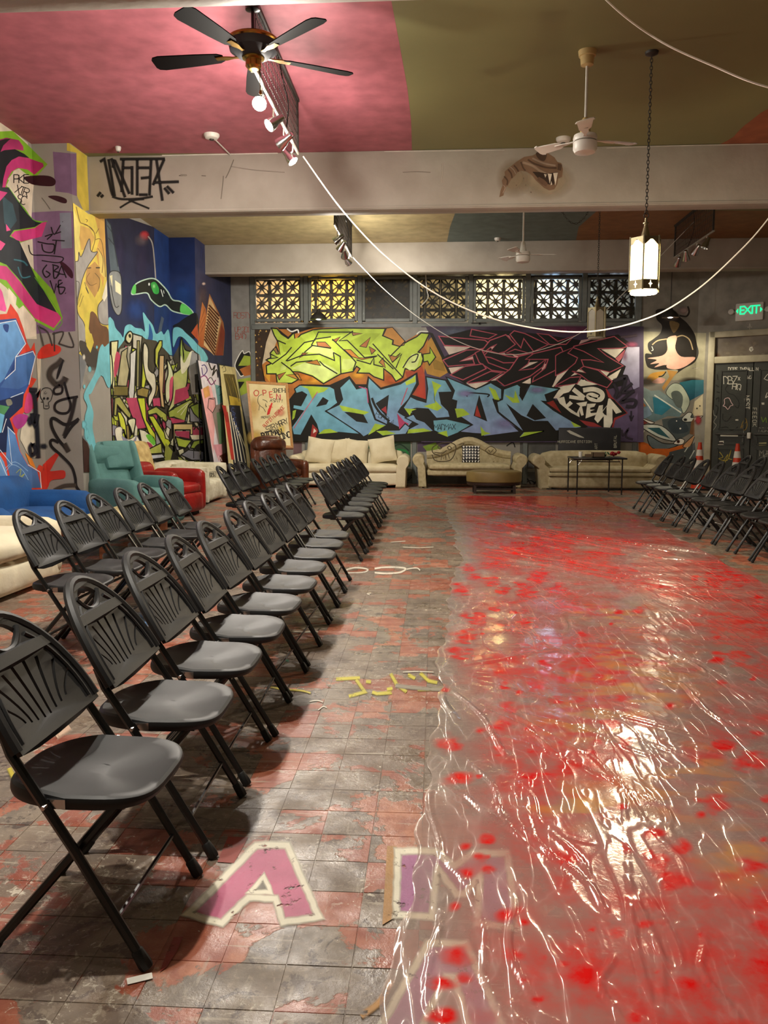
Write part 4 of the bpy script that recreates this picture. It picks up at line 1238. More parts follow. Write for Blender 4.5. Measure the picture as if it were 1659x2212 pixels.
p.dsl('''
f 14120c 520,1000 2900,960 2900,1052 380,1052
f 14120c 500,690 600,560 850,565 1020,488 1075,560 1165,560 1178,486 1290,588 1460,540 1605,455 1620,560 1560,650 1680,690 1690,500 1860,520 2110,600 2240,530 2350,580 2480,545 2840,590 2780,680 3080,930 2800,990 1659,1000 520,1010
f a03028 680,1030 700,905 750,955 720,1035
f e8d8c8 705,985 712,940 735,965
o 73b0c0>6fa8c4 14120c 10 535,735 600,745 650,650 610,625 560,640 545,600 590,568 850,578 890,600 905,690 920,720 860,765 815,795 960,880 1110,990 920,975 850,985 760,992 735,905 690,830 600,1000 535,995 520,930 620,790 530,770
f 14120c 730,755 790,670 840,700 820,735
f a9c83c 600,575 720,578 840,590 800,625 740,640 700,690 660,600
f a9c83c 750,990 800,950 850,945 920,975
f a9c83c 530,790 560,780 545,850 525,870
s c06a7c 8 745,625 640,780 540,940
f a9c83c 940,580 1015,510 1030,560 970,600
o 73b0c0>7aa0c4 14120c 10 935,590 1020,508 1080,600 1165,580 1185,720 1240,865 1345,912 1140,1015 1110,985 815,790 930,735 960,690
f 14120c 975,800 1050,800 1140,820 1180,897 1080,882
f a9c83c 930,740 1190,800 1150,822 960,790
f 14120c 905,590 925,600 945,700 915,700
s c0507c 8 1100,580 1170,600 1180,720
o 73aebf>7f98c4 14120c 10 1185,500 1290,602 1460,557 1595,470 1600,550 1530,690 1465,760 1440,800 1570,880 1500,960 1350,885 1345,910 1245,862 1200,720 1175,580
f 14120c 1245,725 1360,650 1340,840 1280,775
c 14120c 20 1213,678 1240,745 1290,815 1365,880
f a8343a 1293,777 1335,748 1342,815
f b4406a 1430,810 1490,880 1530,900 1500,990 1450,950
f b8d03c 1500,540 1560,510 1590,480 1590,540 1510,570
s b85a6a 9 1520,590 1465,740
f a9c83c 1240,900 1330,915 1180,1000
o 84a4c4 14120c 9 1250,960 1450,955 1500,900 1540,930 1520,990 1300,1005
f a9c83c 1250,965 1340,960 1420,985 1310,1002
''')
p.text('POPPLA', 1240, 830, 42, '20302c', 4, .7, 28)
p.k = (900, 690, 3.998)
p.dsl('''
o 6fa8bb>7f9ac2 14120c 11 80,495 250,525 310,628 195,632 215,730 275,790 290,845 170,855 100,775 0,768 -50,778 0,860 70,885 150,965 -20,988 -90,988 -60,940 10,905 -100,850 -30,820 -118,765 -54,665 0,692 80,715 95,600
f a9c83c 130,530 215,570 180,610 150,690 220,760 180,790 60,750 160,720 150,620
f a9c83c -105,768 0,775 -40,790 -60,830
f a9c83c -70,950 60,940 130,965 -80,985
o 6fa8bb 14120c 9 140,870 260,860 470,910 370,975 270,1015 150,960
f a9c83c 180,980 260,960 270,1015
o 6fa8bb>8b98c4 14120c 12 255,498 510,602 640,545 735,600 735,690 660,690 700,800 890,970 580,1012 560,990 480,985 370,970 480,910 330,810 345,705 300,692 325,615
f 14120c 540,650 610,882 492,832
f a63328 520,738 556,848 503,832
c 14120c 12 415,640 440,665 425,635 560,640 625,650 610,670
f a9c83c 620,580 680,610 720,700 670,690
f a9c83c 330,770 400,770 460,820 350,850
f a9c83c 550,920 560,1005 640,985 590,970
b 8c86b4 420,640,90,40 .7
b 8c86b4 760,900,120,60 .6
o 73aebf>8a9ac4 14120c 12 750,602 870,558 925,602 890,655 912,692 980,560 1235,602 1110,652 1130,712 1080,705 1180,782 1430,932 1200,965 1130,882 1010,882 900,832 780,732 940,988 1100,962 880,1022 920,972 705,800 690,712 740,690
f 14120c 948,832 1002,730 1118,852 1020,872
f a9c83c 850,610 890,720 830,720 760,650 840,680
f a9c83c 930,975 1090,965 890,1018
f a9c83c 1330,880 1420,925 1360,930
f 14120c 890,590 930,560 970,570 915,690 888,650
f 8f2c24 1120,720 1180,700 1250,810
b 8c86b4 1040,610,100,40 .7
''')
p.text('MADMAX', 150, 960, 50, '1e2a28', 5, .62, -3, .1)
sM.build('spray_paint', mur).matrix_parent_inverse = Matrix.Translation((0, -YM, 0))
for s_, nm, par in ((sL1, 'spray_paint', wl), (sP1f, 'spray_paint', wl), (sP1s, 'spray_paint', wl), (sL2, 'spray_paint', wl), (sP2f, 'spray_paint', wl), (sP2s, 'spray_paint', wl), (sB, 'spray_paint', wb), (sC, 'colour_field', ceil_), (sBm, 'spray_paint', BEAMS[1])):
    s_.build(nm, par)
sD.build('spray_paint', wd)

# pierced blocks showing beside the torn edge of the mural
YS = YB - .03
sS = Surf((0, YS, 0), (0, -1, 0))
p = Painter([sS], 500, 690, 3.998)
p.dsl('f 3a2a1c 192,72 345,72 300,200 265,390 290,530 192,530')
for (x, y, k) in ((250, 95, 9), (300, 100, 9), (205, 135, 8), (235, 130, 6), (215, 195, 8), (258, 232, 8), (212, 280, 8), (218, 335, 9), (245, 330, 6), (240, 110, 5), (225, 395, 7)):
    p.fill([(x - k, y + k), (x, y - k), (x + k, y + k * .8)], 'd8b060')  # yellow triangles paint the light coming through the block openings
for (x, y, k) in ((240, 170, 22), (225, 360, 24), (250, 430, 20), (225, 480, 18)): p.blob(x, y, k, k, '6b4a2c', .8)
sS.build('painted_panel', wb)

# ------------------------------------------------------------ double door in the diagonal wall
def ds(px, py): q = onp(px, py, CORNER, DN); return (q - CORNER).dot(DDIR), q.z
MD = Matrix.Translation(CORNER) @ Matrix.Rotation(R(-34), 4, 'Z')      # local x along the wall, -y into the room
s0, s1, s2 = ds(1531, 850)[0], ds(1545, 850)[0], ds(1627, 850)[0]
zd, zt0, zt1 = ds(1590, 784)[1], ds(1590, 776)[1], ds(1590, 728)[1]
lw = s2 - s1; s3 = s2 + lw
dr = bpy.data.objects.new('door_1', None); COL.objects.link(dr); dr.matrix_world = MD; tag(dr, kind='structure')
for (a, b_, c_, d) in ((s0 - .02, s1 - .02, 0, zt1 + .12), (s3 + .02, s3 + .16, 0, zt1 + .12), (s0, s3 + .16, zt1, zt1 + .12), (s1 - .02, s3 + .02, zd, zt0 + .06)):
    MB().rbox(a, b_, -.1, .03, c_, d, .01, 2).build('door_casing', 'door_frame', dr)
MB().box(s1, s3, -.03, 0, zt0 + .05, zt1).build('transom_panel', 'transom', dr)
for k, (a, b_) in enumerate(((s1, s2 - .005), (s2 + .005, s3))):
    lf = MB().rbox(a, b_, -.06, -.02, .01, zd, .006, 1).build('door_leaf', 'door_green', dr)
    for (z0, z1) in ((.2, .78), (.86, 1.02), (1.16, zd - .14)):
        for (u0, u1, v0, v1) in ((a + .11, b_ - .11, z0, z0 + .025), (a + .11, b_ - .11, z1 - .025, z1), (a + .11, a + .135, z0, z1), (b_ - .135, b_ - .11, z0, z1)):
            MB().box(u0, u1, -.075, -.06, v0, v1).build('panel_moulding', 'door_green', lf)
    MB().rbox(a + .06, b_ - .06, -.12, -.1, 1.05, 1.09, .008, 1).build('push_bar', 'dark_steel', lf)
    for u in (a + .09, b_ - .09): MB().box(u - .015, u + .015, -.105, -.06, 1.045, 1.095).build('bar_bracket', 'dark_steel', lf)
MB().rbox(s2 - .05, s2 + .02, -.13, -.06, .98, 1.1, .01, 1).build('latch', 'white_metal', dr)
sDd = Surf(CORNER + DN * .0605, DN)
p = Painter([sDd], 1370, 640, 5.53)
wht = 'd6d2c4'
p.text('DOPE THRALL N', 1125, 888, 38, wht, 8, .78, 0)
p.text('DBZ', 1070, 1050, 90, wht, 9, .6, -2); p.text('X', 1240, 1005, 40, wht, 8); p.text('HQ', 1170, 1110, 70, wht, 9, .8, 8)
p.text('SWG', 1335, 985, 34, wht, 6, .6); p.text('NEST', 1320, 1190, 55, wht, 9, .75, 90); p.text('FEEOK', 1415, 1335, 48, 'a8a494', 8, 1.0, 90)
p.dsl('''
c d9b8b8 8 1060,1310 1080,1280 1080,1230 1130,1215 1160,1270 1180,1300 1150,1310 1120,1350 1090,1320 1060,1310
c 3a2a24 7 1100,1290 1110,1330 1140,1270
c 1a1b16 8 1120,1060 1090,1110 1130,1160 1190,1180 1250,1260 1240,1330 1200,1310
c 1a1b16 8 1060,1400 1060,1470 1110,1490 1160,1430
c 8a6f2c 9 1270,1580 1300,1500 1330,1460 1350,1540 1320,1600 1290,1560 1340,1500
s 8a8a80 6 1310,1600 1290,1740
f d0ccbc 1030,1655 1240,1660 1240,1680 1030,1675
f e0dccc 1000,1730 1070,1725 1070,1775 1000,1775
f 3a1a1c 1010,1742 1062,1740 1062,1765 1010,1765
c b8a43c 8 1020,1860 1060,1920 1010,1940 1110,1960 1160,1830 1130,1930 1170,1950
c b8a43c 7 1050,1990 1120,1890 1080,2000
f a8a070 1490,1750 1580,1745 1580,1780 1490,1785
f d0ccbc 1520,1270 1555,1270 1555,1295 1525,1295
f d0ccbc 1210,1470 1245,1470 1245,1485 1210,1485
c 6a8a2c 10 1520,1440 1540,1500 1570,1450 1580,1510
c d6d2c4 8 1550,990 1600,930 1600,1000 1560,990
c d6d2c4 9 1590,1150 1570,1210 1600,1190
c 8a877c 7 945,1360 955,1420 985,1440 950,1500 980,1540 945,1600
s 17170f 12 990,930 1000,1000
s 17170f 12 975,1060 1010,1080
s 17170f 12 985,1140 1020,1150
c 17170f 12 975,1230 1010,1210 1010,1260
c 17170f 12 970,1300 1000,1330 980,1420
c 17170f 10 1020,1580 1100,1560 1160,1600 1240,1560
''')
p.text('DBK', 1490, 1620, 50, '8a877c', 7, .8); p.text('M28', 1500, 1910, 70, 'a09c90', 8, .6)
sDd.build('marker_tags', dr).matrix_parent_inverse = MD.inverted()
sDt = Surf(CORNER + DN * .0305, DN); p = Painter([sDt], 1370, 640, 5.53)
for (x, y, r1_, r2_) in ((1100, 570, 70, 50), (1120, 680, 90, 40), (1290, 620, 90, 60), (1280, 700, 60, 40), (1440, 560, 50, 50), (1540, 690, 60, 40)): p.blob(x, y, r1_, r2_, '8f8270', .7)
p.dsl('''
b 6a4020 980,720,60,60 .8
f e0dccc 1380,610 1410,600 1425,640 1395,665 1370,640
s 3a342c 6 1390,620 1400,650
s 3a342c 6 1405,615 1408,640''')
sDt.build('transom_paint', dr).matrix_parent_inverse = MD.inverted()

# ------------------------------------------------------------ folding chairs with fan backs
def make_chair():
    c = thing('folding_chair', 'x', 'chair')
    tl = math.hypot(.49, .84); d = Vector((-.49, 0, .84)) / tl; n = Vector((.84, 0, .49)) / tl
    L = lambda z: Vector((.215 - .49 * z / .84, 0, z))
    base = L(.535); H = .355; k = .55
    def bend(s_, u, t=0): return base + Vector((0, s_, 0)) + d * u + n * (t + k * s_ * s_ - .012)
    rx = .22
    out = [(-rx, .0), (-.12, -.012), (0, -.016), (.12, -.012), (rx, .0)] + [(rx * math.cos(a) ** .9 if math.cos(a) > 0 else -rx * (-math.cos(a)) ** .9, .015 + (H - .015) * math.sin(a)) for a in [PI * i / 26 for i in range(1, 26)]]
    hole = arc(0, .21, .1, .115, 38, 142, 10) + [(-.064, .272), (-.045, .257), (-.02, .25), (.02, .25), (.045, .257), (.064, .272)]
    holes_ = [hole]
    for (s0_, u0, s1_, u1) in ((.016, .04, .03, .2), (.05, .045, .088, .195), (.082, .05, .142, .165), (.112, .058, .182, .125)):
        for sg in (1, -1):
            L1 = []; L2 = []
            for i in range(7):
                t = i / 6; s_ = (s0_ + (s1_ - s0_) * t ** 1.5) * sg; u = u0 + (u1 - u0) * t; w_ = .0045 + .003 * t
                L1.append((s_ - w_, u)); L2.append((s_ + w_, u))
            holes_.append(L1 + L2[::-1])
    me = curve_plate(out, holes_, .014)
    b = MB(); b.add([bend(v.co.x, v.co.y, v.co.z) for v in me.vertices], [tuple(p.vertices) for p in me.polygons]); bpy.data.meshes.remove(me)
    b.build('backrest', 'black_plastic', c)
    rim = [(rx * math.cos(a), .012 + (H - .015) * math.sin(a)) for a in [PI * i / 24 for i in range(25)]]
    MB().tube([bend(x, y, -.002) for x, y in rim], .0165, 8).build('back_rim', 'black_plastic', c)
    MB().tube([bend(x * .86, .02 + (y - .012) * .84, .008) for x, y in rim[:9]], .007, 6).build('rim_bead', 'black_plastic', c)
    MB().tube([bend(x * .86, .02 + (y - .012) * .84, .008) for x, y in rim[16:]], .007, 6).build('rim_bead', 'black_plastic', c)
    MB().tube([bend(x, y, .006) for x, y in crom([(.084, .295), (.064, .27), (.035, .25), (0, .244), (-.035, .25), (-.064, .27), (-.084, .295)], False, 3)], .009, 6).build('handle_lip', 'black_plastic', c)
    # seat: wide rounded front, narrower rear
    def outl(sc, z):
        pts = []
        for i in range(44):
            a = 2 * PI * i / 44; ca, sa = math.cos(a), math.sin(a); e = .55
            x = .205 * math.copysign(abs(ca) ** e, ca); y = math.copysign(abs(sa) ** e, sa) * (.205 if ca > 0 else .205 - .05 * (-ca) ** .8)
            zz = z + (.010 * max(0, (abs(y) - .12) / .1) * (1 if x < -.02 else 0) * (sc > .6) if z > -.01 else 0) - .012 * max(0, x / .2) ** 4 * (z > -.02)
            pts.append((.012 + x * sc, y * sc, .435 + zz))
        return pts
    MB().rings([outl(.93, -.03), outl(.985, -.032), outl(1, -.022), outl(1, -.012), outl(.985, -.003), outl(.94, .002), outl(.8, -.004), outl(.5, -.011), outl(.15, -.013)]).build('seat', 'black_plastic', c)
    foot = lambda p, dr_: MB().tube([p, p + dr_ * .012, p + dr_ * .05, p + dr_ * .055], [.016, .018, .0155, .012], 8)
    for sg in (1, -1):
        y = .212 * sg
        a, e = L(.004) + Vector((0, y, 0)), bend(.2 * sg, .08, -.014)
        lg = MB().tube([a, L(.3) + Vector((0, y, 0)), L(.55) + Vector((0, y * .98, 0)) - n * .012, e], .0125, 8).build('front_leg', 'black_metal', c)
        foot(a, (L(1) - L(0)).normalized()).build('foot_cap', 'rubber', lg)
        r0, r1 = Vector((-.215, .196 * sg, .004)), Vector((.13, .178 * sg, .405))
        rl = MB().tube([r0, r1], .0125, 8).build('rear_leg', 'black_metal', c)
        foot(r0, (r1 - r0).normalized()).build('foot_cap', 'rubber', rl)
        p_ = L(.418) + Vector((0, y - .01 * sg, 0))
        MB().box(-.012, .045, -.004, .004, -.012, .012, Tm(p_.x, p_.y, p_.z)).tube([p_ + Vector((0, .03 * sg, 0)), p_ + Vector((0, -.006 * sg, 0))], .006, 6).build('hinge', 'chrome', c)
        MB().tube([Vector((-.1, .145 * sg, .4)), Vector((.15, .165 * sg, .4))], .009, 6).build('seat_runner', 'black_metal', c)
    MB().tube([L(.13) + Vector((0, -.212, 0)), L(.13) + Vector((0, .212, 0))], .006, 6).build('front_brace', 'black_metal', c)
    q = Vector((-.215, 0, .004)).lerp(Vector((.13, 0, .405)), .3)
    MB().tube([q + Vector((0, -.192, 0)), q + Vector((0, .192, 0))], .008, 6).build('rear_brace', 'black_metal', c)
    MB().tube([Vector((.08, -.178, .345)), Vector((.08, .178, .345))], .008, 6).build('upper_brace', 'black_metal', c)
    return c
ORD = ['nearest', 'second', 'third', 'fourth', 'fifth', 'sixth', 'seventh', 'eighth', 'ninth', 'tenth']
proto = make_chair(); used = [False]
def place(x, y, rz, label, group):
    o = proto if not used[0] else copy_tree(proto)
    used[0] = True
    o.location = (x + random.uniform(-.012, .012), y, 0); o.rotation_euler = (0, 0, rz + R(random.uniform(-2.2, 2.2)))
    o['label'] = label; o['group'] = group
def lab(i, row, n):
    if i == 0: return 'black fan-back folding chair, nearest the camera in ' + row
    if i == n - 1: return 'black fan-back folding chair, farthest in ' + row
    return 'black fan-back folding chair, %s from the camera in %s' % (ORD[i], row)
rows = [(-.905, [2.10, 2.62, 3.14, 3.62, 4.12, 4.64, 5.17, 5.67, 6.17, 6.67], 0, 'the front left row', 'front left row of chairs'),
        (-.905, [8.07 + .51 * i for i in range(9)], 0, 'the far left aisle row', 'far left row of chairs'),
        (-2.105, [4.62, 5.12, 5.63, 6.13, 6.63, 7.13], 0, 'the rear left row by the couches', 'rear left row of chairs'),
        (-2.12, [9.1, 9.62, 10.12, 10.85, 11.36, 11.88, 12.4, 12.92], 0, 'the far rear left row', 'far rear left row of chairs'),
        (3.245, [7.8, 8.3, 8.88, 9.4, 9.92, 10.44, 10.99, 11.53, 12.03, 12.6], PI, 'the front right row', 'front right row of chairs'),
        (4.27, [10.65, 11.2, 11.75, 12.3], PI, 'the rear right row', 'rear right row of chairs')]
for (x, ys, rz, row, grp) in rows:
    for i, y in enumerate(ys): place(x, y, rz, lab(i, row, len(ys)), grp)

# ------------------------------------------------------------ sofas along the back wall (local front = -y)
def rolled_arm(b, x, w_, d_, h, r, flare=0):
    """upright arm with a roll on top, section swept along y"""
    prof = [(-w_ / 2, 0), (w_ / 2, 0), (w_ / 2 + flare * .3, h * .6)] + [(flare + r * math.cos(R(a)), h - r + r * math.sin(R(a))) for a in range(-30, 211, 24)] + [(-w_ / 2 + flare * .3, h * .6)]
    rings = []
    for (y, sc) in ((-d_ / 2, .9), (-d_ / 2 + .03, 1), (d_ / 2 - .03, 1), (d_ / 2, .95)):
        rings.append([(x + px * sc, y, h * .5 + (pz - h * .5) * sc) if sc < 1 else (x + px, y, pz) for px, pz in prof])
    return b.rings(rings)
# cream sofa with scatter cushions
s = thing('sofa', 'cream sofa with loose square cushions below the left end of the mural', 'sofa', (-1.72, 16.85, 0))
MB().soft(-1.0, 1.0, -.46, .4, .05, .32, .05, .01).build('base', 'cream_slip', s)
for x in (-.5, .5): MB().soft(x - .48, x + .48, -.48, .25, .3, .46, .06, .02).build('seat_cushion', 'cream_fabric', s)
MB().soft(-1.05, 1.05, .2, .46, .1, .74, .1, .02).build('back', 'cream_fabric', s)
for sg in (-1, 1): rolled_arm(MB(), sg * 1.04, .2, .92, .66, .13, .05 * sg).build('arm', 'cream_fabric', s)
for k, (x, y, z, sz, ry, rx, nm) in enumerate(((-.56, -.1, .73, .54, 8, -18, 'square cream cushion at the left end of the cream sofa'), (-.2, .06, .72, .5, -4, -14, 'cream cushion just left of centre on the cream sofa'), (.17, .06, .71, .5, 6, -14, 'cream cushion just right of centre on the cream sofa'), (.72, -.06, .75, .54, -10, -20, 'square cream cushion against the right arm of the cream sofa'))):
    cu = MB().pillow(sz, sz, .2, M=Tm(0, 0, 0, rx=R(rx), ry=R(ry))).build('cushion', 'cream_fabric', None, loc=(-1.78 + x, 16.85 + y, z)); tag(cu, nm, 'cushion', 'cushions on the cream sofa')
# camelback sofa
s = thing('camelback_sofa', 'worn damask camelback sofa with pen doodles and a patterned cushion', 'sofa', (.69, 16.9, 0))
bp = [(-.86, .3)] + [(-.86 + 1.72 * i / 24, .62 + .3 * math.exp(-((i / 24 - .5) / .26) ** 2)) for i in range(25)] + [(.86, .3)]
MB().prism(bp, -.09, .09, Tm(0, .3, 0, rx=R(90) - R(6))).build('back', 'damask', s)
MB().tube([(x, .3 + .095 * math.sin(R(6)) * z, z) for x, z in bp[1:-1]], .085, 8).build('back_roll', 'damask', s)
MB().soft(-.84, .84, -.42, .24, .24, .37, .04, .01).build('seat_rail', 'damask', s)
MB().soft(-.8, .8, -.46, .2, .36, .48, .05, .025).build('seat_cushion', 'damask', s)
for sg in (-1, 1):
    rolled_arm(MB(), sg * .93, .16, .84, .68, .12, .09 * sg).build('arm', 'damask', s)
    for y in (-.36, .3): MB().tube([(sg * .88, y, .26), (sg * .9, y - .02, .14), (sg * .885, y, .05), (sg * .93, y - .04, 0.0)], [.04, .032, .02, .028], 8).build('leg', 'dark_wood', s)
pl = Surf((0, 16.93, 0), (0, -1, 0)); p = Painter([pl], 900, 560, 3.318)
dk = '5a4c32'
p.dsl('''
c 4a3e2a 7 170,1410 120,1390 115,1350 170,1320 240,1315 280,1340 270,1400 240,1440 180,1450 130,1440 110,1400
c 4a3e2a 6 150,1345 165,1335 180,1350 165,1360 150,1345
c 4a3e2a 6 220,1350 235,1340 250,1355 235,1365 220,1350
s 4a3e2a 6 125,1385 190,1390 215,1370
s 4a3e2a 5 180,1400 175,1440
s 4a3e2a 5 205,1400 210,1440
s 4a3e2a 5 225,1395 235,1430
c 4a3e2a 5 300,1330 340,1320 320,1345 360,1330
c 5a4c32 6 490,1370 520,1345 545,1345 570,1370 550,1395 530,1400 510,1390 490,1370
c 5a4c32 5 515,1365 530,1385 550,1362''')
pl.build('pen_doodles', s).matrix_parent_inverse = Matrix.Translation((-.69, -16.9, 0))
cu = thing('patterned_cushion', 'black and white triangle-patterned cushion on the camelback sofa', 'cushion', (.72, 16.72, .66))
MB().pillow(.36, .36, .14, M=Tm(rx=R(-12))).build('cover', 'board_black', cu)
tb = MB()
for r_ in range(6):
    for c_ in range(6):
        x, z = -.145 + c_ * .058, -.145 + r_ * .058
        e = .07 * max(0, (1 - (x / .18) ** 4) * (1 - (z / .18) ** 4)) ** .6
        tb.add([(x - .024, -e - .004, z + .022), (x + .024, -e - .004, z + .022), (x, -e - .004, z - .024)], [(0, 1, 2)], Tm(rx=R(-12)))
tb.build('triangle_print', 'white_paper', cu, smooth=False)
# scroll arm sofa
s = thing('scroll_arm_sofa', 'beige damask scroll-arm sofa behind the black folding table', 'sofa', (3.2, 16.72, 0))
MB().soft(-1.0, 1.0, -.5, .4, .02, .27, .07, .01).build('skirt', 'damask_two', s)
MB().soft(-1.0, 1.0, -.53, .3, .25, .34, .045, .01).build('seat_rail', 'damask_two', s)
MB().soft(-.96, .96, -.5, .25, .33, .43, .05, .02).build('seat_cushion', 'damask_two', s)
MB().soft(-1.06, 1.06, .18, .44, .2, .72, .12, .02).build('back', 'damask_two', s)
for sg in (-1, 1): rolled_arm(MB(), sg * 1.02, .2, .86, .68, .12, .16 * sg).build('arm', 'damask_two', s)
MB().box(-1.02, 1.02, -.42, .36, 0, .022).build('plinth', 'rubber', s)
# oval ottoman
o = thing('oval_ottoman', 'oval olive leather ottoman with dark legs before the camelback sofa', 'ottoman', (1.1, 15.5, 0))
def oval(rx, ry, z): return [(rx * math.cos(2 * PI * i / 36), ry * math.sin(2 * PI * i / 36), z) for i in range(36)]
MB().rings([oval(.49, .33, .2), oval(.51, .35, .22), oval(.515, .355, .36), oval(.5, .34, .4), oval(.4, .27, .425), oval(.1, .06, .43)]).build('cushion', 'olive_leather', o)
MB().rings([oval(.48, .33, .15), oval(.5, .34, .16), oval(.5, .34, .205), oval(.48, .33, .21)]).build('frame', 'dark_wood', o)
for (x, y) in ((-.36, -.2), (.36, -.2), (-.36, .2), (.36, .2)): MB().box(x - .025, x + .025, y - .025, y + .025, 0, .17).build('leg', 'dark_wood', o)
for y in (-.2, .2): MB().box(-.36, .36, y - .012, y + .012, .07, .1).build('stretcher', 'dark_wood', o)
# folding table and what lies on it
t = thing('folding_table', 'small black folding table standing before the scroll-arm sofa', 'table', (2.98, 15.52, 0))
MB().rbox(-.48, .48, -.36, .36, .64, .67, .008, 2).build('tabletop', 'black_metal', t)
for (x, y) in ((-.4, -.32), (.4, -.32), (-.46, .32), (.3, .32)):
    MB().tube([(x, y, 0), (x, y, .64)], .013, 8).build('leg', 'black_metal', t)
    MB().tube([(x, y, .52), (x + (.08 if x < 0 else -.08), y, .64)], .005, 6).build('corner_brace', 'chrome', t)
for y in (-.32, .32): MB().tube([(-.42, y, .6), (.36, y, .6)], .009, 6).build('apron_rail', 'black_metal', t)
zt_ = .671
tag(MB().lathe([(.0, 0), (.03, 0), (.036, .1), (.032, .1), (.027, .008), (0, .008)], 14).build('paper_cup', 'white_paper', None, loc=(2.68, 15.5, zt_)), 'white paper cup on the left of the folding table', 'cup')
tag(MB().box(-.03, .08, -.06, .06, 0, .05).box(-.025, .075, -.055, .055, .05, .055).build('tan_box', 'brown_paper', None, loc=(2.8, 15.5, zt_)), 'small tan box beside the paper cup on the folding table', 'box')
bx_ = thing('storage_box', 'low brown open box of papers on the folding table', 'box', (2.98, 15.45, zt_))
MB().box(-.1, .12, -.09, -.08, 0, .09).box(-.1, .12, .08, .09, 0, .09).box(-.1, -.09, -.09, .09, 0, .09).box(.11, .12, -.09, .09, 0, .09).box(-.1, .12, -.09, .09, 0, .01).build('carton', 'brown_paper', bx_)
MB().box(-.08, .1, -.07, .07, .01, .085).build('papers', 'white_paper', bx_)
lf = MB()
random.seed(3)
for i in range(26): lf.add([(0, 0, 0), (.05, .014, .012), (.085, 0, .02), (.05, -.014, .012)], [(0, 1, 2, 3)], Tm(random.uniform(-.05, .05), random.uniform(-.05, .05), random.uniform(0, .05), rz=random.uniform(0, 6.28), ry=random.uniform(-.7, .4)))
rb = thing('bunch_of_roses', 'bunch of dark red flowers lying on the folding table', 'flowers', (3.27, 15.44, zt_))
lf.build('leaves', 'green_paper', rb, smooth=False, loc=(-.1, 0, .01))
for i in range(9):
    m_ = MB()
    for k in range(4): m_.lathe([(.012, -.02), (.03 - k * .006, 0), (.034 - k * .007, .016), (.03 - k * .007, .028)], 10, Tm(0, 0, k * .003, rx=k * .1))
    m_.build('bloom', 'red_paper', rb, loc=(random.uniform(-.06, .12), random.uniform(-.07, .07), random.uniform(.035, .085)))
# black painted board leaning behind the scroll arm sofa
bd = thing('black_board', 'black board with white lettering leaning behind the scroll-arm sofa', 'board', (0, 17.3, 0))
x0, x1 = ony(1206, 950, 17.35).x, ony(1341, 950, 17.35).x; z1 = ony(1270, 924, 17.35).z
MB().rbox(x0, x1, .03, .07, 0, z1, .02, 2).build('panel', 'board_black', bd)
sBd = Surf((0, 17.327, 0), (0, -1, 0)); p = Painter([sBd], 1200, 690, 7.9)
p.dsl('f b8b6ac 190,1900 240,1890 480,2010 490,2025 400,2010 250,1950')
p.text('HURRICANE EDITION', 40, 2105, 38, 'a8a698', 8, .93)
p.text('BRUTAL', 1040, 2190, 44, 'a8a698', 8, .85, -90); p.text('ART', 715, 2215, 44, 'a8a698', 8, .85, -90)
p.text('SUPPLIES', 1040, 1960, 0.1, 'a8a698', 1)
sBd.build('chalk_writing', bd).matrix_parent_inverse = Matrix.Translation((0, -17.3, 0))

# ------------------------------------------------------------ chairs and couches along the left wall
def armchair(name, label, loc, rz, m, w_=.86, d_=.86, sh=.44, ah=.6, bh=.95, lean=12, puff=.03, head=True, skirt=.05, cat='armchair'):
    c = thing(name, label, cat, loc, rz)
    aw = .17
    MB().soft(-w_ / 2 + aw * .6, w_ / 2 - aw * .6, -d_ / 2 + .02, d_ / 2 - .1, skirt, sh - .1, .05, .01).build('base', m, c)
    MB().soft(-w_ / 2 + aw, w_ / 2 - aw, -d_ / 2 - .02, d_ / 2 - .2, sh - .14, sh + .02, .06, puff).build('seat_cushion', m, c)
    MB().soft(-w_ / 2 + aw * .8, w_ / 2 - aw * .8, -.1, .12, 0, bh - sh + .14, .09, puff, M=Tm(0, d_ / 2 - .14, sh - .12, rx=R(-lean))).build('backrest', m, c)
    if head: MB().soft(-w_ / 2 + aw * .9, w_ / 2 - aw * .9, -.17, .05, bh - sh - .14, bh - sh + .13, .09, puff, M=Tm(0, d_ / 2 - .14, sh - .12, rx=R(-lean))).build('head_cushion', m, c)
    for sg in (-1, 1): MB().soft(sg * (w_ / 2 - aw) if sg > 0 else -w_ / 2, w_ / 2 if sg > 0 else -(w_ / 2 - aw), -d_ / 2, d_ / 2 - .12, skirt, ah, .07, .015).build('arm', m, c)
    MB().soft(-w_ / 2 + aw, w_ / 2 - aw, -d_ / 2 - .05, -d_ / 2 + .06, skirt + .02, sh - .12, .04, .015).build('front_panel', m, c)
    MB().box(-w_ / 2 + .1, w_ / 2 - .1, -d_ / 2 + .08, d_ / 2 - .12, 0, skirt + .02).build('plinth', 'rubber', c)
    return c
tr = armchair('recliner', 'teal fabric recliner with a drape over its headrest', (-3.84, 10.32, 0), R(62), 'teal_fabric', .88, .98, .46, .62, 1.05, 18)
MB().soft(-.12, .34, -.185, .14, .36, .73, .03, .01, M=Tm(0, .98 / 2 - .14, .46 - .12, rx=R(-18))).build('head_drape', 'teal_fabric', tr)
for sg in (-1, 1): MB().soft(sg * .28 - .05, sg * .28 + .05, -.22, .16, .05, .72, .05, .01, M=Tm(sg * .07, .98 / 2 - .14, .34, rx=R(-18))).build('wing', 'teal_fabric', tr)
armchair('red_armchair', 'glossy red vinyl armchair between the teal recliner and the white sofa', (-3.9, 11.6, 0), R(76), 'red_leather', .9, .95, .44, .64, .72, 8, .02, False)
armchair('leather_recliner', 'brown leather recliner in front of the framed OPEN sign', (-2.95, 15.45, 0), R(35), 'brown_leather', .9, .92, .44, .6, 1.0, 14, .05)
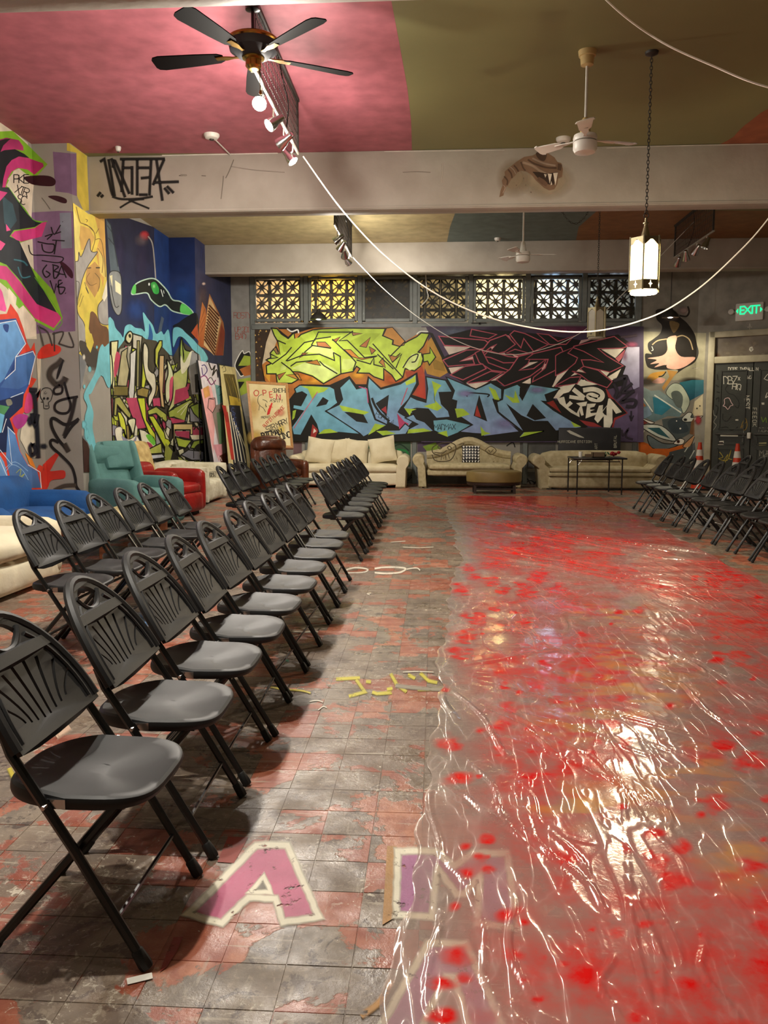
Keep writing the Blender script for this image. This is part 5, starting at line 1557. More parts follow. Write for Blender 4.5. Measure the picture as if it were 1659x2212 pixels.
yc = thing('highback_chair', 'yellowed high-back upholstered chair behind the teal recliner', 'chair', (-4.3, 12.48, 0), R(88))
MB().soft(-.3, .3, -.06, .06, 0, .62, .05, .03, M=Tm(0, .1, .4, rx=R(-14))).build('backrest', 'yellow_fabric', yc)
MB().soft(-.3, .3, -.3, .12, .3, .45, .05, .02).build('seat', 'yellow_fabric', yc)
for (x, y) in ((-.26, -.26), (.26, -.26), (-.26, .1), (.26, .1)): MB().box(x - .02, x + .02, y - .02, y + .02, 0, .32).build('leg', 'wood', yc)
ws = thing('white_sofa', 'white scrawled sofa with shaggy seat front on the left wall', 'sofa', (-4.13, 13.6, 0), R(90))
MB().soft(-.5, .5, -.5, .4, .03, .36, .05, .02).build('shaggy_base', 'white_sofa', ws)
MB().soft(-.54, .54, .1, .46, .3, .66, .1, .02).build('back', 'white_sofa', ws)
MB().soft(-.62, -.5, -.52, .44, .03, .6, .03, .005).build('arm', 'white_sofa', ws)
MB().soft(.5, .62, -.52, .44, .03, .62, .03, .005).build('arm', 'white_sofa', ws)
MB().box(-.5, .5, .02, .1, .36, .64).build('inner_back', 'white_sofa', ws)
sWs = Surf((0, 14.072, 0), (0, -1, 0)); p = Painter([sWs], 400, 760, 5.925)
p.text('211 NATCHOM', 178, 1665, 36, '3a342c', 6, .62, 3); p.text('ERIS', 270, 1590, 36, '2a2622', 8, .75, 0); p.dsl('s 4a443a 5 255,1545 395,1535 390,1600 265,1600 255,1545')
sWs.build('scrawl', ws).matrix_parent_inverse = (Matrix.Translation((-4.13, 13.6, 0)) @ Matrix.Rotation(R(90), 4, 'Z')).inverted()
# blue couch
bs = thing('blue_couch', 'bright blue velvet couch against the graffiti wall on the left', 'sofa', (-4.26, 8.0, 0), R(90))
MB().soft(-.98, .98, -.5, .42, .04, .3, .1, .02).build('base', 'blue_velvet', bs)
MB().soft(-.8, .8, -.48, .24, .26, .42, .08, .03).build('seat_cushion', 'blue_velvet', bs)
MB().soft(-.98, .98, .18, .48, .2, .74, .13, .03).build('back', 'blue_velvet', bs)
for sg in (-1, 1): MB().soft(min(sg * .78, sg * 1.02), max(sg * .78, sg * 1.02), -.5, .42, .06, .57, .11, .02).build('arm', 'blue_velvet', bs)
# cream slipcovered seat nearest on the left
ls = thing('slipcovered_armchair', 'cream slipcovered armchair at the left edge behind the rear row', 'armchair', (-3.7, 6.2, 0), R(88))
MB().soft(-.66, .66, -.5, .45, .02, .3, .06, .03).build('skirted_base', 'cream_slip', ls)
MB().soft(-.5, .5, -.52, .3, .27, .47, .08, .04).build('seat_cushion', 'cream_slip', ls)
for sg in (-1, 1): MB().soft(min(sg * .46, sg * .68), max(sg * .46, sg * .68), -.5, .45, .05, .53, .08, .02).build('arm', 'cream_slip', ls)
MB().soft(-.66, .66, .25, .5, .1, .62, .09, .02).build('back', 'cream_slip', ls)
# coffee table
ct = thing('coffee_table', 'long wooden coffee table with a pale worn top before the blue couch', 'table', (-3.37, 8.5, 0))
MB().rbox(-.3, .3, -.95, .95, .335, .365, .01, 2).build('tabletop', 'board_cream', ct)
for (a, b_, c_, d) in ((-.26, .26, -.88, -.85), (-.26, .26, .85, .88), (-.26, -.23, -.88, .88), (.23, .26, -.88, .88)): MB().box(a, b_, c_, d, .25, .335).build('apron', 'wood', ct)
for (x, y) in ((-.23, -.86), (.23, -.86), (-.23, .86), (.23, .86)): MB().rbox(x - .04, x + .04, y - .04, y + .04, 0, .335, .006, 1).build('leg', 'wood', ct)
# ------------------------------------------------------------ boards leaning on the second pilaster
def lean_board(name, label, pts, m, th, surf_dsl=None, k=None, cat='board', frame=None):
    """pts: bottom near, bottom far, top far, top near"""
    P_ = [Vector(q) for q in pts]; n = (P_[1] - P_[0]).cross(P_[3] - P_[0]).normalized()
    if n.x < 0 and n.y > -.5: n = -n
    o = thing(name, label, cat, ((P_[0] + P_[1]) / 2)); inv = Matrix.Translation(-(P_[0] + P_[1]) / 2)
    b = MB(); b.add([q for q in P_] + [q - n * th for q in P_], [(0, 1, 2, 3), (7, 6, 5, 4), (0, 4, 5, 1), (1, 5, 6, 2), (2, 6, 7, 3), (3, 7, 4, 0)])
    b.build('panel', m, o, smooth=False).matrix_parent_inverse = inv
    if frame:
        for i in range(4):
            a, c_ = P_[i], P_[(i + 1) % 4]; e = (c_ - a).normalized(); q = n.cross(e) * frame[1] * .5
            ctr = sum(P_, Vector()) / 4
            if q.dot(ctr - a) < 0: q = -q
            fb = MB(); t_ = frame[1]
            fb.add([a, c_, c_ + q * 2 - e * t_, a + q * 2 + e * t_, a + n * .02, c_ + n * .02, c_ + q * 2 - e * t_ + n * .012, a + q * 2 + e * t_ + n * .012, ], [(0, 1, 2, 3), (4, 5, 6, 7), (0, 1, 5, 4), (1, 2, 6, 5), (2, 3, 7, 6), (3, 0, 4, 7)])
            fb.build('frame_rail', frame[0], o, smooth=False).matrix_parent_inverse = inv
    if surf_dsl:
        sf = Surf(P_[0], n); pp = Painter([sf], *k); surf_dsl(pp); sf.build('painting', o).matrix_parent_inverse = inv
    return o
def bb(px, X): q = ray(px, 900); return X / q.x * q.y           # depth at which column px meets plane X
lean_board('tall_dark_board', 'tall black board leaning behind the pink painted board', [(-4.12, bb(447, -4.12), 0), (-4.12, bb(447, -4.12) + 1.0, 0), (-4.28, bb(436, -4.28) + 1.0, 2.05), (-4.28, bb(436, -4.28), 2.05)], 'board_black', .02)
def art1(p):
    p.dsl('''
f d8cfd4 165,110 430,165 600,1500 380,1500
f e8a8a8 200,480 330,440 390,700 360,1300 300,1000
f 8a7c74 330,700 470,660 560,1300 480,1460
f 5e7a58 400,780 470,760 500,1150 440,1200
f 6fa0a0 380,420 480,440 480,640 420,680
f d89a5a 225,470 300,430 320,560 250,600
f dc9aa4 350,1190 470,1180 480,1360 430,1400
f e8a4a0 300,600 380,590 390,700 340,780
o e0a0a0 2a2024 8 300,600 380,590 390,700 350,780 290,720
f 5a2e1c 440,1330 520,1290 560,1500 470,1500
c 4a3a78 12 210,180 250,170 280,240 230,300 210,200
c 2a2024 16 300,140 340,230 380,180 350,300 400,230 420,330
c 8a3a74 14 190,330 260,310 330,420 390,360
c 2a2024 9 280,370 330,330 380,420
c 3a5a5a 8 410,470 450,440 480,520 430,560
s 2a2024 8 300,600 370,610
s e8e0dc 8 425,1330 440,1400 450,1350 470,1400''')
lean_board('painted_board', 'tall board painted with pink figures leaning on the blue pilaster', [(-3.95, bb(463, -3.95), 0), (-3.95, bb(499, -3.95), 0), (-4.27, bb(472, -4.27), 2.42), (-4.27, bb(430, -4.27), 2.42)], 'board_black', .03, art1, (400, 760, 5.925))
def art2(p):
    p.dsl('''
f d8c890 440,170 640,200 850,1500 560,1500
f 6a5a2c>4a3c22 490,280 630,290 710,660 560,680
f c8a83c 560,560 700,600 720,700 580,700
f 2c2a34>1d1c26 560,680 700,690 800,1500 620,1500
f c03a30 490,760 545,770 640,1380 590,1380
f a02824 470,680 520,690 560,900 520,900
S 8a7438 14 520,330 560,440 590,560
S a08a48 12 600,330 640,460 690,640
S 7d6c34 12 560,300 600,400 620,520
c 3a3420 7 470,210 500,180 520,240 480,260
c 2a2418 8 620,690 660,720 690,700 700,760''')
    for i in range(5): p.stroke([(545 + i * 34, 690 + i * 80), (600 + i * 42, 1100 + i * 30), (640 + i * 44, 1420)], 12, 'e6dcc4')
    for i, ch in enumerate('CREAMY'): p.text(ch, 590 + i * 14, 760 + i * 62, 46, '4a5a94', 7, .6, 10)
lean_board('framed_painting_board', 'tall yellow and black painted board leaning beside the framed OPEN sign', [(-3.72, bb(528, -3.72), 0), (-3.72, bb(556, -3.72), 0), (-4.25, bb(509, -4.25), 2.45), (-4.25, bb(473, -4.25), 2.45)], 'board_black', .03, art2, (400, 760, 5.925))
def art3(p):
    p.dsl('''
b c8a850 900,1100,120,120 .8
b d8c060 1230,1000,60,80 .8
b c8a050 880,700,90,200 .5
b d89070 1220,780,70,60 .8
c b8483c 11 905,490 880,520 895,560 930,555 940,510 905,490
s b8483c 12 990,490 1000,560
c b8483c 11 990,490 1030,495 1030,525 995,530
s b8483c 12 1075,510 1085,585 1125,580
s b8483c 11 1075,512 1115,508
s b8483c 11 1080,548 1115,545
s b03040 15 1170,610 1170,540 1220,615 1215,545
c 2a2420 6 985,545 940,570 930,640 960,690 1000,720 1030,770
c 2a2420 6 950,690 945,750
c 2a2420 6 990,610 1040,630 1050,650
s 2a2420 6 1030,660 1035,710
s 2a2420 6 1025,680 1045,705
f c02820 1105,650 1120,655 1080,800 1045,810 1060,740
s c02820 8 1070,690 1120,710''')
    p.text('SOMETHIN', 1120, 520, 50, '2a2420', 6, .5, 0); p.text('ASNT!', 1085, 640, 44, '2a2420', 6, .8, 4)
    p.text('RUFFIT NUISANCE', 1020, 970, 40, 'b83a30', 6, .62, -45); p.text('SIR MRRY', 1055, 1030, 70, '2a2420', 7, .55, -24)
    p.text('BIGMAN', 990, 1110, 70, '1c1814', 15, .62, -14); p.text('TING', 1205, 1130, 70, '1c1814', 13, .55, -16); p.text('PROPHET', 975, 855, 28, '5a5040', 4, .6, -4)
YO = 16.15
q = [ony(546, 963, YO), ony(634, 968, YO), ony(621, 828, YO + .18), ony(532, 823, YO + .18)]
fs = lean_board('framed_open_sign', 'gilt framed canvas painted OPEN standing before the mural', q, 'board_cream', .02, art3, (400, 760, 5.925), 'framed sign', ('light_wood', .045))
inv_ = Matrix.Translation(-(q[0] + q[1]) / 2); c_ = (q[0] + q[1]) / 2
for dx, dy in ((-.32, -.06), (.32, -.06), (0, .5)):
    MB().tube([c_ + Vector((dx, dy, -c_.z)), c_ + Vector((dx * .3, .16, .9 if dy > 0 else .3))], .018, 8).build('easel_leg', 'wood', fs).matrix_parent_inverse = inv_
MB().tube([c_ + Vector((-.4, -.02, -.03)), c_ + Vector((.4, -.02, -.03))], .02, 8).build('easel_ledge', 'wood', fs).matrix_parent_inverse = inv_

# ------------------------------------------------------------ traffic cones by the door
def cone(loc, label, h=.92):
    c = thing('traffic_cone', label, 'traffic cone', loc, 0, 'traffic cones by the door')
    MB().rbox(-.2, .2, -.2, .2, 0, .035, .01, 2).build('base', 'rubber', c)
    r = lambda z: .14 - (.14 - .03) * (z - .03) / (h - .03)
    def seg(z0, z1, e=0): return [(r(z0) + e, z0), (r(z1) + e, z1)]
    MB().lathe([(.15, .03), (.145, .045)] + seg(.045, h) + [(.02, h), (.018, h - .02)], 24).build('body', 'orange_cone', c)
    for (z0, z1) in ((.42, .58), (.66, .78)): MB().lathe(seg(z0, z1, .003) + seg(z1, z0, .001), 24).build('reflective_band', 'white_band', c)
    return c
q = onz(1508, 1058); cone((q.x, q.y, 0), 'orange traffic cone by the painted wall left of the door')
q = ony(1594, 956, 15.6); cone((q.x, 15.6, 0), 'orange and white traffic cone standing before the dark double door')

# ------------------------------------------------------------ track lights hung on mesh panels
def track(label, X, y0, y1, aims, power, on=True, seed=0):
    t = thing('track_light', label, 'track light', (X, y0, HC), 0, 'track lights hung from the ceiling')
    L_ = y1 - y0; zr = -.52
    b = MB(); n = int(L_ / .045)
    for i in range(n + 1): y = L_ * i / n; b.tube([(0, y, -.02), (0, y, zr)], .0035, 4)
    for k in range(7): z = -.04 + (zr + .04) * k / 6; b.tube([(0, 0, z), (0, L_, z)], .004, 4)
    b.build('mesh_panel', 'mesh_wire', t)
    MB().box(-.02, .02, -.03, L_ + .03, -.03, 0).build('ceiling_channel', 'dark_steel', t)
    for y in (0, L_): MB().box(-.012, .012, y - .015, y + .015, zr, -.02).build('end_post', 'dark_steel', t)
    MB().rbox(-.015, .015, -.04, L_ + .04, zr - .025, zr, .006, 1).build('rail', 'rail_metal', t)
    for i, aim in enumerate(aims):
        y = L_ * (.14 + .24 * i); pos = Vector((-.02, y, zr - .16)); wpos = Vector((X, y0, HC)) + pos
        d = (Vector(aim) - wpos).normalized(); q = d.to_track_quat('Z', 'Y').to_matrix().to_4x4(); M = Matrix.Translation(pos) @ q
        h = MB().lathe([(.0, -.13), (.022, -.13), (.03, -.12), (.034, -.06), (.05, -.02), (.06, .035), (.056, .035), (.045, -.015), (.02, -.03), (0, -.03)], 16, M).build('spot_head', 'chrome', t)
        MB().tube([(0, y, zr - .03), (-.005, y, zr - .09), pos + d * -.05], .008, 6).build('spot_arm', 'white_metal', h)
        MB().lathe([(0, .012), (.036, .008), (.048, 0), (.044, -.01), (0, -.012)], 14, M).build('lens', 'bulb' if on else 'lamp_glass_off', h)
        if on: 
            light('spot_lamp', 'SPOT', pos + d * .06, power[i] * .85, WHITE, t, .035, None, 150, .9).rotation_euler = d.to_track_quat('-Z', 'Y').to_euler()
            light('spill_lamp', 'POINT', pos + d * .1, power[i] * .17, WHITE, t, .05)
    MB().tube(crom([(0, L_ * .5, -.01), (.03, L_ * .52, -.2), (.05, L_ * .6, -.35), (.01, L_ * .66, zr)], False, 4), .006, 5).build('power_cord', 'black_metal', t)
    return t
PW = 1.0
track('mesh track light with blazing spots under the pink ceiling by the dark fan', -1.42, 6.7, 8.75, [(-1.2, 2.2, 0), (-4.6, 5.5, 1.2), (-4.6, 9.6, 2.2), (1.8, 8.0, 0)], [150 * PW, 130 * PW, 120 * PW, 130 * PW])
track('mesh track light with lit spots in the back bay near the cream ceiling', -1.42, 11.9, 14.2, [(-4.6, 12.4, 1.8), (-3.6, 14.5, 1.2), (-1.6, 17.5, 1.8), (.5, 17, 1.3)], [95 * PW, 110 * PW, 95 * PW, 80 * PW])
track('unlit mesh track light under the orange ceiling above the right rear chairs', 4.0, 12.65, 14.6, [(2.4, 13, 0), (3, 16, 1), (5, 16, 1), (4, 17, 2)], [0] * 4, False)
# the same fixture over the first row, above the frame
track('mesh track light lit overhead of the nearest left chairs', -1.42, 1.45, 3.4, [(-1.3, .8, 0), (-1.6, 2.6, 0), (1.2, 2.8, 0), (-4.4, 5.0, 1.0)], [12 * PW, 170 * PW, 42 * PW, 70 * PW])

# ------------------------------------------------------------ ceiling fans at rest
def fan(label, x, y, zm, canopy, motor, blade, r, nb, a0, style):
    f = thing('ceiling_fan', label, 'ceiling fan', (x, y, HC), 0, 'ceiling fans')
    dz = zm - HC
    MB().lathe([(.02, -.13), (.055, -.12), (.062, -.05), (.075, -.045), (.08, 0)], 20).build('canopy', canopy, f)
    MB().tube([(0, 0, -.1), (0, 0, dz + .05)], .013, 10).build('down_rod', 'white_metal' if style else 'black_metal', f)
    if style == 0:
        MB().lathe([(.03, dz + .1), (.12, dz + .085), (.185, dz + .06), (.19, dz + .03), (.18, dz - .02), (.12, dz - .06), (.06, dz - .07)], 28).build('motor_housing', motor, f)
        MB().lathe([(.188, dz + .035), (.197, dz + .045), (.197, dz + .06), (.188, dz + .068)], 28).build('brass_band', 'brass', f)
        MB().lathe([(.085, dz - .06), (.085, dz - .075), (.06, dz - .085), (.062, dz - .13), (.045, dz - .15), (.03, dz - .155), (0, dz - .155)], 20).build('switch_housing', 'brass', f)
        MB().tube([(.05, -.02, dz - .15), (.055, -.02, dz - .32)], .003, 5).lathe([(0, dz - .35), (.012, dz - .34), (.008, dz - .315), (0, dz - .31)], 8, Tm(.055, -.02, 0)).build('pull_chain', 'brass', f)
    else:
        MB().lathe([(.02, dz + .2), (.03, dz + .19), (.05, dz + .06), (.055, dz + .05)], 18).build('rod_cover', canopy, f)
        MB().lathe([(.03, dz + .055), (.1, dz + .05), (.108, dz + .02), (.1, dz + .0)], 24).lathe([(.095, dz - .005), (.106, dz - .012), (.106, dz - .07), (.09, dz - .1), (.04, dz - .11), (0, dz - .112)], 24).build('motor_housing', motor, f)
    for k in range(nb):
        M = Tm(rz=R(a0) + 2 * PI * k / nb)
        zb_ = dz - .055 if style == 0 else dz + .015
        bl = MB().rings([[(xx, yy * w_, zb_ + yy * w_ * .2 + tt) for (yy, tt) in ((-1, 0), (1, 0), (1, .008), (-1, .008))] for (xx, w_) in ((.24, .03), (.28, .052), (.45, .066), (r * .92, .082), (r * .98, .07), (r, .045))], M=M).build('blade', blade, f)
        MB().rings([[(xx, yy * w_, zb_ + tt) for (yy, tt) in ((-1, -.004), (1, -.004), (1, .004), (-1, .004))] for (xx, w_) in ((.07, .02), (.16, .012), (.22, .03), (.3, .025))], M=M).build('blade_iron', 'brass' if style == 0 else motor, bl)
    return f
q = onz(545, -14, HC)
fan('dark five-blade ceiling fan with brass trim under the pink ceiling', q.x, q.y, 4.2, 'black_metal', 'board_black', 'fan_blade', .82, 5, 173, 0)
q = onz(1269, 110, HC)
fan('white ceiling fan with cream canopy under the olive ceiling', q.x, q.y, ony(1262, 305, q.y).z, 'cream_metal', 'white_metal', 'white_metal', .5, 3, 20, 1)
fan('small white ceiling fan in the back bay beyond the beam', 1.3, 12.9, ony(1120, 552, 12.9).z, 'white_metal', 'white_metal', 'white_metal', .5, 3, 5, 1)

# ------------------------------------------------------------ gothic lanterns on chains
LINK = MB().tube([(.011 * math.cos(2 * PI * i / 12), 0, .02 * math.sin(2 * PI * i / 12)) for i in range(12)], .0035, 5, closed=True).mesh('chain_link', 'dark_steel')
def lantern(label, x, y, z0, z1, r, on, chain_top=HC):
    l = thing('hanging_lantern', label, 'lantern', (x, y, z0), 0, 'hexagonal hanging lanterns')
    h = z1 - z0; gm = 'lamp_glass' if on else 'lamp_glass_off'
    for k in range(6):
        a = k * PI / 3 + R(12); a2 = a + PI / 3; P0 = Vector((r * math.cos(a), r * math.sin(a), 0)); P1 = Vector((r * math.cos(a2), r * math.sin(a2), 0))
        e = P1 - P0; up = Vector((0, 0, 1)); n = ((P0 + P1) / 2).normalized()
        g = lambda u, v, o=0: P0 + e * u + up * (v * h) + n * o
        MB().add([g(.1, .2), g(.9, .2), g(.9, .88), g(.5, .98), g(.1, .88), g(.1, .2, -.004), g(.9, .2, -.004), g(.9, .88, -.004), g(.5, .98, -.004), g(.1, .88, -.004)], [(0, 1, 2, 3, 4), (9, 8, 7, 6, 5)]).build('glass_panel', gm, l, smooth=False)
        fb = MB()
        for (A, B) in (((0, .0), (1, .19)),): fb.add([g(0, 0), g(1, 0), g(1, .19), g(0, .19), g(0, 0, .006), g(1, 0, .006), g(1, .19, .006), g(0, .19, .006)], [(0, 1, 2, 3), (7, 6, 5, 4), (0, 4, 5, 1), (2, 6, 7, 3)])
        fb.build('lower_band', 'old_brass', l, smooth=False)
        MB().add([g(.5 + .13 * math.cos(t * PI / 4) * (1 if t % 2 == 0 else .35), .1 + .075 * math.sin(t * PI / 4) * (1 if t % 2 == 0 else .35), .0075) for t in range(8)], [tuple(range(8))]).build('pierced_cross', gm if on else 'dark_steel', l, smooth=False)
        MB().add([g(0, .86, .004), g(.5, 1.0, .004), g(0, 1.04, .004), g(.5, 1.0, .004), g(1, .86, .004), g(1, 1.04, .004)], [(0, 1, 2), (3, 4, 5), (2, 1, 5)]).build('gable', 'old_brass', l, smooth=False)
        MB().tube([P0 + up * -.01, P0 + up * (h * 1.06)], .0085, 6).build('corner_post', 'old_brass', l)
    MB().lathe([(0, .004), (r * .8, 0), (r * .86, -.02), (r * .8, -.03), (0, -.034)], 24).build('bottom_glass', gm, l)
    MB().lathe([(r * .86, h * .98), (r * .5, h * 1.0), (.05, h * 1.02), (.035, h * 1.15), (.016, h * 1.3), (.016, h * 1.32), (.026, h * 1.33), (.026, h * 1.36), (.012, h * 1.37), (.01, h * 1.45)], 20).build('crown', 'old_brass', l)
    MB().tube([(.022 * math.cos(2 * PI * i / 14), 0, h * 1.45 + .022 + .022 * math.sin(2 * PI * i / 14)) for i in range(14)], .004, 5, closed=True).build('hanging_ring', 'dark_steel', l)
    zc = h * 1.45 + .05; k = 0
    while zc < chain_top - z0 - .03:
        inst('chain_link', LINK, l, (0, 0, zc), (0, 0, (k % 2) * PI / 2)); zc += .031; k += 1
    MB().lathe([(.06, chain_top - z0), (.055, chain_top - z0 - .02), (.02, chain_top - z0 - .035)], 16).build('ceiling_rose', 'dark_steel', l)
    if on: light('lantern_lamp', 'POINT', (0, 0, -.12), 75, WARM, l, .08)
    return l
q = onz(1408, 112, HC)
lantern('lit gothic hexagonal lantern glowing on a long chain', q.x, q.y, ony(1388, 628, q.y).z, ony(1388, 520, q.y).z, .142, True)
l2 = lantern('unlit gothic hexagonal lantern in front of the windows', 2.42, 12.9, ony(1273, 728, 12.9).z, ony(1273, 668, 12.9).z, .14, False)
# swagged chain beside the unlit lantern
sw = thing('swag_chain', 'slack dark chain swagged beneath the far ceiling', 'chain', (1.8, 12.9, HC))
pts = [Vector((0 + .52 * t, 0, -.32 * (1 - (2 * t - 1) ** 2) - .02)) for t in [i / 60 for i in range(61)]]
acc = 0; k = 0
for i in range(1, 61):
    acc += (pts[i] - pts[i - 1]).length
    if acc > .03:
        d = (pts[i] - pts[i - 1]).normalized(); inst('chain_link', LINK, sw, pts[i], (d.to_track_quat('Z', 'Y').to_matrix().to_4x4() @ Matrix.Rotation((k % 2) * PI / 2, 4, 'Z')).to_euler()); acc = 0; k += 1
# enamel dome pendants near the back wall
def pendant(label, px, py, e):
    c = ony(px, py, 16.95); l = thing('dome_pendant', label, 'pendant lamp', (c.x, 16.95, c.z), 0, 'dome pendants near the back wall')
    MB().lathe([(.16, 0), (.168, .0), (.15, .06), (.1, .11), (.045, .15), (.03, .2), (.028, .2), (.04, .15), (.095, .105), (.145, .055), (.16, 0)], 24).build('dome_shade', 'dark_steel', l)
    MB().lathe([(.157, .002), (.142, .052), (.093, .1), (.04, .14), (0, .15)], 24).build('inner_reflector', 'white_metal', l)
    MB().lathe([(0, -.012), (.05, .0), (.062, .03), (.045, .07), (0, .09)], 16).build('bulb', 'bulb', l)
    MB().tube([(0, 0, .2), (0, 0, HC - c.z)], .006, 6).build('cord', 'black_metal', l)
    light('pendant_lamp', 'SPOT', (0, 0, -.03), e, (1, .9, .66), l, .05, None, 165, .5)
pendant('lit dome pendant over the hooded figure right of the mural', 1448, 686, 48)
pendant('lit dome pendant in front of the yellow-lit second window', 688, 690, 14)

# ------------------------------------------------------------ exit sign, detectors, wires
es = thing('exit_sign', 'green lit EXIT sign with twin lamps above the double door', 'exit sign'); c = onp(1620, 672, CORNER, DN)
es.matrix_world = Matrix.Translation(c) @ Matrix.Rotation(R(-34), 4, 'Z')
MB().rbox(-.26, .26, -.06, 0, -.19, .16, .02, 2).build('housing', 'white_metal', es)
for ch_, x_ in zip('EXIT', (-.135, -.03, .06, .135)): text_mb(ch_, .24, Tm(x_, -.064, .01, rx=R(90)), .003).build('letter', 'exit_green', es, smooth=False)
for sg in (-1, 1):
    MB().add([(sg * .205, -.066, .01 + .05), (sg * .205, -.066, .01 - .05), (sg * .245, -.066, .01)], [(0, 1, 2)]).build('arrow', 'exit_green', es, smooth=False)
    MB().lathe([(.02, -.03), (.05, -.02), (.055, .03), (.0, .04)], 14, Tm(sg * .34, -.04, 0, rx=R(75))).build('lamp_head', 'white_metal', es)
    MB().tube([(sg * .25, -.02, 0), (sg * .34, -.02, 0)], .012, 6).build('lamp_arm', 'white_metal', es)
def detector(px, py, label, r=.075, z=HC):
    q = onz(px, py, z); d = thing('smoke_detector', label, 'detector', (q.x, q.y, z))
    MB().lathe([(r, 0), (r, -.02), (r * .8, -.045), (r * .4, -.055), (0, -.056)], 20).build('housing', 'white_metal', d)
    MB().lathe([(r * .3, -.055), (r * .28, -.066), (0, -.068)], 12).build('sensor', 'dark_steel', d)
    return d
d1 = detector(457, 290, 'white ceiling outlet with a conduit under the pink ceiling', .09)
q0, q1 = onz(460, 294, HC), onz(500, 334, HC)
MB().tube([(0, 0, -.02), (q1.x - q0.x, q1.y - q0.y, -.02)], .008, 6).build('conduit', 'white_metal', d1)
detector(255, 317, 'tiny ceiling sprinkler near the left end of the first beam', .035)
detector(1217, 298, 'white smoke detector on the olive ceiling beside the white fan', .085)
detector(1075, 514, 'small white detector on the teal ceiling of the back bay', .06)
def wire(name, label, pts, r, m='wire_white'):
    o = MB().tube(crom([tuple(q) for q in pts], False, 10), r, 6).build(name, m); tag(o, label, 'cable'); return o
far = onx(655, 338, -1.4)
Yc = far.y
wire('white_cable', 'long white cable sagging across the room from the front track light', [far, ony(740, 455, Yc), ony(840, 560, Yc), ony(960, 645, Yc), ony(1100, 698, Yc), ony(1260, 717, Yc), ony(1400, 687, Yc), ony(1500, 630, Yc), ony(1590, 550, Yc), ony(1659, 473, Yc), ony(1760, 330, Yc), ony(1830, 200, Yc)], .0075)
wire('thin_cable', 'thin grey cable sagging before the windows in the back bay', [ony(762, 556, 14.1), ony(830, 625, 14.1), ony(910, 690, 14.1), ony(1000, 742, 14.1), ony(1095, 766, 14.1), ony(1180, 752, 14.1), ony(1260, 715, 14.1), ony(1330, 650, 14.1), ony(1420, 560, 14.1), ony(1500, 478, 14.1)], .006, 'white_metal')
wire('upper_cable', 'white cable swooping through the upper right corner of the ceiling', [ony(1200, -130, 6.0), ony(1310, 0, 6.0), ony(1420, 85, 6.0), ony(1540, 142, 6.0), ony(1659, 188, 6.0), ony(1850, 225, 6.0)], .0065)
hk = wire('bent_bracket', 'bent white metal strip hanging in front of the fourth window', [ony(919, 588, 17.6), ony(922, 625, 17.6), ony(925, 640, 17.6), ony(920, 650, 17.6), ony(909, 661, 17.6)], .012, 'white_metal'); hk['category'] = 'bracket'
lt = thing('window_latch', 'dark window latch below the fifth window', 'latch', ony(1036, 698, YB - .06))
MB().box(-.17, .14, -.02, .02, -.01, .012).box(-.02, .02, -.02, .04, -.03, .012).build('bar', 'black_metal', lt)

# ------------------------------------------------------------ lettering on the floor
p = Painter([sF], 0, 1700, 1.999)
p.dsl('''
f b9607e 1108,252 1240,252 1372,560 1222,580 1194,480 1070,476 958,585 820,548
W dcd5bf 30 1108,252 1242,252 1376,562 1222,585 1192,484 1072,478 958,590 812,550
f 6d665c 1130,398 1146,398 1160,446 1095,448
W dcd5bf 20 1140,388 1170,455 1078,456
f 8f3526 985,215 1072,218 1010,330 938,325
f 8f3526 750,650 790,648 770,700 720,780 690,800 715,730
''')
p.k = (800, 1600, 1.931)
p.dsl('''
f a8793c 70,440 110,440 100,740 50,770
f 9c5a86 115,462 272,462 350,525 428,470 570,470 612,780 448,760 462,560 395,640 360,640 278,535 258,735 108,728
W dcd5bf 28 115,462 272,462 350,522 428,470 572,470 614,782 446,762 460,560 395,640 360,640 280,535 256,738 108,728
f a86a92 242,845 400,850 615,1330 450,1330 350,990 315,990 150,1330 -35,1330
W dcd5bf 30 242,845 400,850 615,1330 450,1330 350,990 315,990 150,1330 -35,1330
S a8793c 26 -40,1150 40,1090 90,1000
''')
p.k = (560, 1100, 3.77)
for st in ('625,1385 820,1375', '790,1390 860,1490 730,1525', '920,1490 960,1505 1080,1495', '1070,1340 1120,1430 1200,1490', '1310,1335 1380,1400 1450,1415', '1210,1350 1270,1380', '1290,1470 1500,1465', '870,1405 910,1410', '1040,1470 1085,1460'):
    p.stroke([tuple(map(float, q.split(','))) for q in st.split()], 26, 'c3b83a', soft=True)
p.dsl('''
S 8d8576 30 1110,1440 1300,1460 1500,1470
S dcd6c6 12 700,500 780,478 880,490 850,515 720,520
S dcd6c6 14 940,485 1020,475 1120,475 1190,485 1150,515 1040,525 940,518
S c8c0ae 8 1170,310 1290,315 1420,310
S dcd6c6 9 1200,490 1280,480 1310,500
S b8a83c 14 90,1450 200,1470 340,1480 420,1500
S dcd6c6 14 220,990 340,1000 480,1000
S d0c8b8 8 900,700 880,690 910,685
S d0c8b8 8 1170,1330 1290,1325 1420,1330
S d0c8b8 7 1070,270 1190,262
S dcd6c6 8 480,1640 520,1610 550,1620
S dcd6c6 8 410,1570 470,1560 520,1575
S 4fae90 16 205,1230 240,1240''')
p.k = (0, 0, 1)
p.dsl('''
S b9a83a 10 20,1660 36,1690 60,1702 90,1700
S 5a82b0 36 240,1370 330,1340 380,1330
S 9a9aa0 14 200,1385 280,1370 350,1350
S 4fae90 10 30,1520 60,1516
S c8a890 16 120,1590 150,1570''')
sF.build('floor_lettering', flo, 'gloss_paint')
